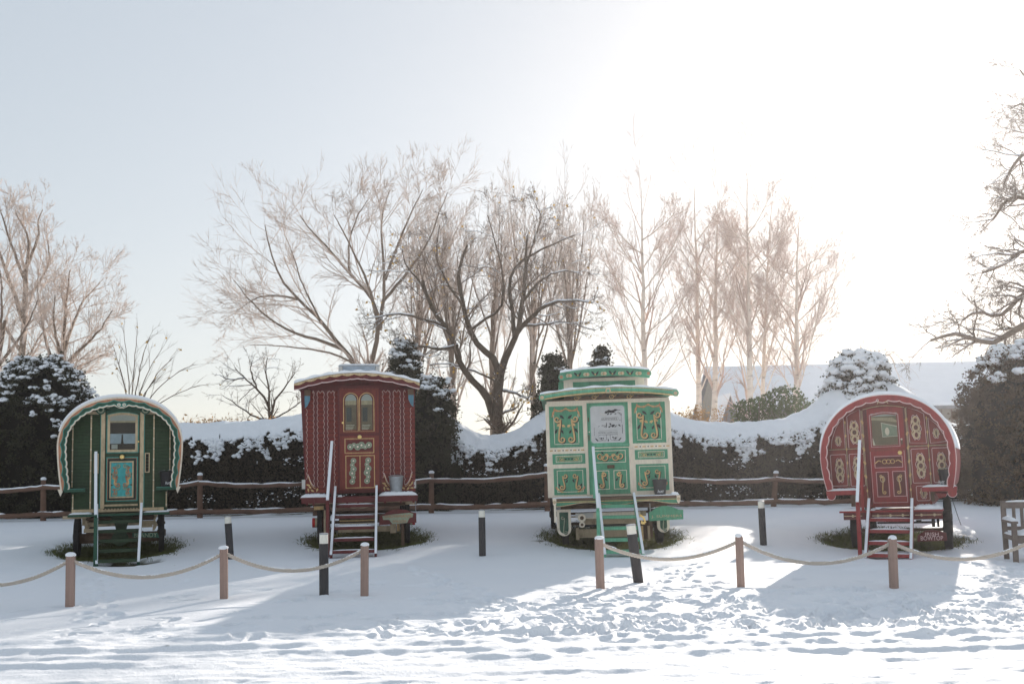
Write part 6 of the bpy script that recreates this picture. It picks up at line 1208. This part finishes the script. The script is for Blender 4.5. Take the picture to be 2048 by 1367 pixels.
# rail fence
YF = 26.0
def fpost(px, pb, pt, tilt=0):
    b = P(px, pb, YF); t = P(px + tilt, pt, YF); zg = gz(b[0], YF); return np.array((b[0], YF, zg)), np.array((t[0], YF, t[2]))
FP = [(-64, 1036, 958, 0), (87, 1034, 957, 0), (243, 1036, 952, 0), (400, 1038, 948, 0), (631, 1034, 948, 0), (862, 1030, 944, 1), (1095, 1032, 930, -2), (1322, 1030, 940, 2), (1545, 1022, 944, 7), (1765, 1020, 940, 2)]
fr = empty('rail_fence', (0, YF, 0), 0, 'rustic brown post and rail fence with snow along its rails in front of the hedge', 'fence'); o_ = np.array((0, YF, 0)); ends = []
for k, (a, b, c, t) in enumerate(FP):
    p0, p1 = fpost(a, b, c, t); ends.append((p0, p1)); m = MB(); r_ = .075; n_ = 5; q = [p0 - (0, 0, .3) - o_ + (p1 - p0 + (0, 0, .3)) * i / (n_ - 1) for i in range(n_)]; m.tube(q, [r_ * 1.05, r_, r_ * .97, r_ * .92, r_ * .8], 'fence_wood', 9); po = m.build('post', fr, smooth=False)
    v, f = ball(10, 6, .1, k); v = v * (.075, .075, .05) + (p1 - o_) + (0, 0, .0); link('snow', v, f, M['snow_soft'], po, smooth=True)
rg = np.random.default_rng(77)
for k in range(len(ends) - 1):
    (a0, a1), (b0, b1) = ends[k], ends[k + 1]; L = np.linalg.norm(b0 - a0)
    for hgt, sg, rr in ((.80, .05 + .05 * rg.random(), .055), (.16, .02 + .07 * rg.random(), .065)):
        if k in (3,): sg *= 1.3
        A = a0 * (1 - hgt) + a1 * hgt; B = b0 * (1 - hgt) + b1 * hgt; t = np.linspace(0, 1, 14); c = A + (B - A) * t[:, None] - o_; c[:, 2] -= sg * 4 * t * (1 - t) * (1 if hgt > .5 else .6); c[:, 1] -= .06; c[:, 2] += rg.normal(size=14) * .006
        m = MB(); m.tube(c, [rr * (1 + .12 * math.sin(i * 1.9 + k)) for i in range(14)], 'fence_wood', 8); ro = m.build('rail', fr)
        t2 = np.linspace(0, 1, 60); c2 = np.stack([np.interp(t2, t, c[:, j]) for j in range(3)], 1); c2[:, 2] += rr * .82; am = np.clip(fbm(t2 * 9 + k * 3, t2 * 0 + hgt, o=3, s=k) * 3 - (.5 if hgt > .5 else .95), .03, 1); v, f = tubes([(c2[None], (.034 * am)[None])], 6); link('snow', v, f, M['snow_soft'], ro, smooth=True)
# garden bench cut by the right edge
p = G(2014, 1117); zg = gz(p[0], p[1]); bw = empty('garden_bench', (p[0], p[1], zg), math.radians(-14), 'weathered wooden garden bench with snow on its arm and seat, cut by the right edge', 'bench')
def part(nm, fn, snowy=None):
    m = MB(); fn(m); o = m.build(nm, bw, bevel=.005)
    if snowy: snow_strip(o, *snowy)
W_ = 1.5
for x in (0, W_): part('leg', lambda m: m.bar((x, .0, -.1), (x, .06, .92), .07, .07, 'bench')); part('leg', lambda m: m.box(x - .035, x + .035, -.62, -.55, -.1, .60, 'bench'))
for x in (0, W_): part('arm', lambda m: m.box(x - .045, x + .045, -.66, .04, .60, .635, 'bench'), (x - .04, x + .04, -.64, .0, .635, .055, 5, 8)); part('side_rail', lambda m: m.box(x - .02, x + .02, -.55, .0, .34, .42, 'bench'), (x - .03, x + .03, -.5, -.05, .42, .03, 6, 6))
part('top_rail', lambda m: m.box(.03, W_ - .03, .03, .07, .80, .90, 'bench'), (0, W_, .03, .08, .90, .03, 7, 16)); part('bottom_rail', lambda m: m.box(.03, W_ - .03, .01, .05, .46, .52, 'bench'))
part('back_slats', lambda m: [m.box(.12 + i * .115, .17 + i * .115, .028, .048, .50, .82, 'bench') for i in range(12)])
part('seat', lambda m: [m.box(.03, W_ - .03, -.60 + i * .115, -.50 + i * .115, .40, .425, 'bench') for i in range(5)], (.05, W_ - .05, -.60, -.02, .425, .075, 9, 24)); part('apron', lambda m: m.box(.03, W_ - .03, -.60, -.57, .30, .40, 'bench'))
# ------------------------------------------------------------------ barn and shed beyond
YB = 58.0
def barn():
    x0 = P(1445, 800, YB)[0]; x1 = P(2400, 800, YB)[0]; zg = float(gbase(0, YB)); ze = P(1880, 816, YB)[2]; zr = P(1880, 733, YB + 5)[2]
    r = empty('barn', ((x0 + x1) / 2, YB, zg), 0, 'long low barn with a wide snow covered roof behind the hedge', 'barn'); o = (x0 + x1) / 2
    m = MB(); m.box(x0 + .3 - o, x1 - o, .5, 9.5, 0, ze - zg, 'barn_wall'); n = int((x1 - x0) / .6)
    for i in range(n): m.box(x0 + .3 + i * .6 - o, x0 + .36 + i * .6 - o, .44, .5, 0, ze - zg - .05, 'brown')
    m.add([(x0 + .3 - o, .5, ze - zg), (x0 + .3 - o, 9.5, ze - zg), (x0 + .3 - o, 5, zr - zg - .2)], [(0, 1, 2)], 'barn_wall'); m.build('wall', r)
    for nm, dz, t, mm in (('roof', 0, .16, 'slate'), ('snow', .165, .14, 'snow')):
        m = MB(); e = ze - zg + dz; k = zr - zg + dz
        for (ya, za, yb, zb) in ((0, e, 5, k), (10, e, 5, k)):
            v = [(x0 - o, ya, za), (x1 - o, ya, za), (x1 - o, yb, zb), (x0 - o, yb, zb)]; v += [(a, b, c + t) for a, b, c in v]
            m.add(v, [(0, 3, 2, 1), (4, 5, 6, 7), (0, 1, 5, 4), (1, 2, 6, 5), (2, 3, 7, 6), (3, 0, 4, 7)], mm)
        ro = m.build(nm, r if nm == 'roof' else ro_)
        if nm == 'roof': ro_ = ro
barn()
def shed():
    Y0 = 47; c = P(1462, 840, Y0); zg = float(gbase(0, Y0)); r = empty('shed', (c[0], Y0, zg), 0, 'small grey gabled shed peeking over the hedge by the second birch', 'shed')
    za = P(1462, 790, Y0)[2] - zg; w = .48
    m = MB(); m.prism([(-w, 0), (w, 0), (w, za * .66), (0, za), (-w, za * .66)], 0, 3, 'slate'); m.build('wall', r)
    m = MB()
    for s in (-1, 1): m.bar((s * .0, 1.5, za + .05), (s * (w + .15), 1.5, za * .62), 3.2, .08, 'snow', up=(0, 1, 0)) if False else m.add([(0, -.1, za + .02), (s * (w + .12), -.1, za * .62), (s * (w + .12), 3.1, za * .62), (0, 3.1, za + .02), (0, -.1, za + .12), (s * (w + .12), -.1, za * .62 + .1), (s * (w + .12), 3.1, za * .62 + .1), (0, 3.1, za + .12)], [(0, 1, 2, 3), (4, 5, 6, 7), (0, 1, 5, 4), (1, 2, 6, 5), (3, 2, 6, 7)], 'snow')
    m.build('roof', r)
shed()
# contrail high in the sky
a = EYE + ray(1765, 17) * 7000; b = EYE + ray(2120, 38) * 7000
pts = np.linspace(a, b, 24)[None]; rad = (np.linspace(5, 9, 24) * (1 + .2 * np.sin(np.arange(24) * 1.7)))[None]; rad[0, 0] = 1
v, f = tubes([(pts, rad)], 10); cm = mat('contrail_ice', (.97, .97, .97), 1, .02, transl=.85); o = link('contrail', v, f, cm, smooth=True); tag(o, 'thin white aircraft contrail in the upper right sky', 'contrail', kind='stuff')

# ------------------------------------------------------------------ light
SKY_GAMMA, SKY_SAT, SKY_K = 0.30, 1.02, 1.86
SUN_AZ, SUN_EL = math.radians(25.0), math.radians(19.0)
w = bpy.data.worlds.new('World'); scene.world = w; w.use_nodes = True; nt = w.node_tree
bg = nt.nodes['Background']; sky = nt.nodes.new('ShaderNodeTexSky'); sky.sky_type = 'NISHITA'; sky.sun_disc = False
sky.sun_elevation = SUN_EL; sky.sun_rotation = SUN_AZ; sky.air_density = 1.0; sky.dust_density = 0.6; sky.ozone_density = 1.0; sky.altitude = 50
gm = nt.nodes.new('ShaderNodeGamma'); gm.inputs[1].default_value = SKY_GAMMA      # compresses the sky's brightness range, like a softer tone curve
hs = nt.nodes.new('ShaderNodeHueSaturation'); hs.inputs['Saturation'].default_value = SKY_SAT; hs.inputs['Value'].default_value = SKY_K
nt.links.new(sky.outputs[0], gm.inputs[0]); nt.links.new(gm.outputs[0], hs.inputs['Color']); nt.links.new(hs.outputs[0], bg.inputs[0]); bg.inputs[1].default_value = 0.13
sd = bpy.data.lights.new('sun', 'SUN'); sd.energy = 4.5; sd.angle = math.radians(.55); sd.color = (1, .90, .80)
so = bpy.data.objects.new('sun', sd); COL.objects.link(so)
dirv = Vector((math.sin(SUN_AZ) * math.cos(SUN_EL), math.cos(SUN_AZ) * math.cos(SUN_EL), math.sin(SUN_EL)))
so.rotation_euler = dirv.to_track_quat('Z', 'Y').to_euler(); so.location = dirv * 50
HAZE = 0.0008
if HAZE:
    me = MB(); me.box(-120, 120, -40, 140, -1.8, 26, 'snow'); M['haze'] = hm = bpy.data.materials.new('haze'); hm.use_nodes = True; N = hm.node_tree.nodes; N.remove(N['Principled BSDF'])
    pv = N.new('ShaderNodeVolumePrincipled'); pv.inputs['Color'].default_value = (.95, .96, 1, 1); pv.inputs['Density'].default_value = HAZE; pv.inputs['Anisotropy'].default_value = .66
    hm.node_tree.links.new(pv.outputs[0], N['Material Output'].inputs['Volume']); me.mats = ['haze']; hz_ = me.build('haze'); tag(hz_, kind='stuff')
scene.render.engine = 'CYCLES'
scene.view_settings.view_transform = 'Standard'; scene.view_settings.look = 'None'; scene.view_settings.gamma = 1
scene.view_settings.exposure = 0.92
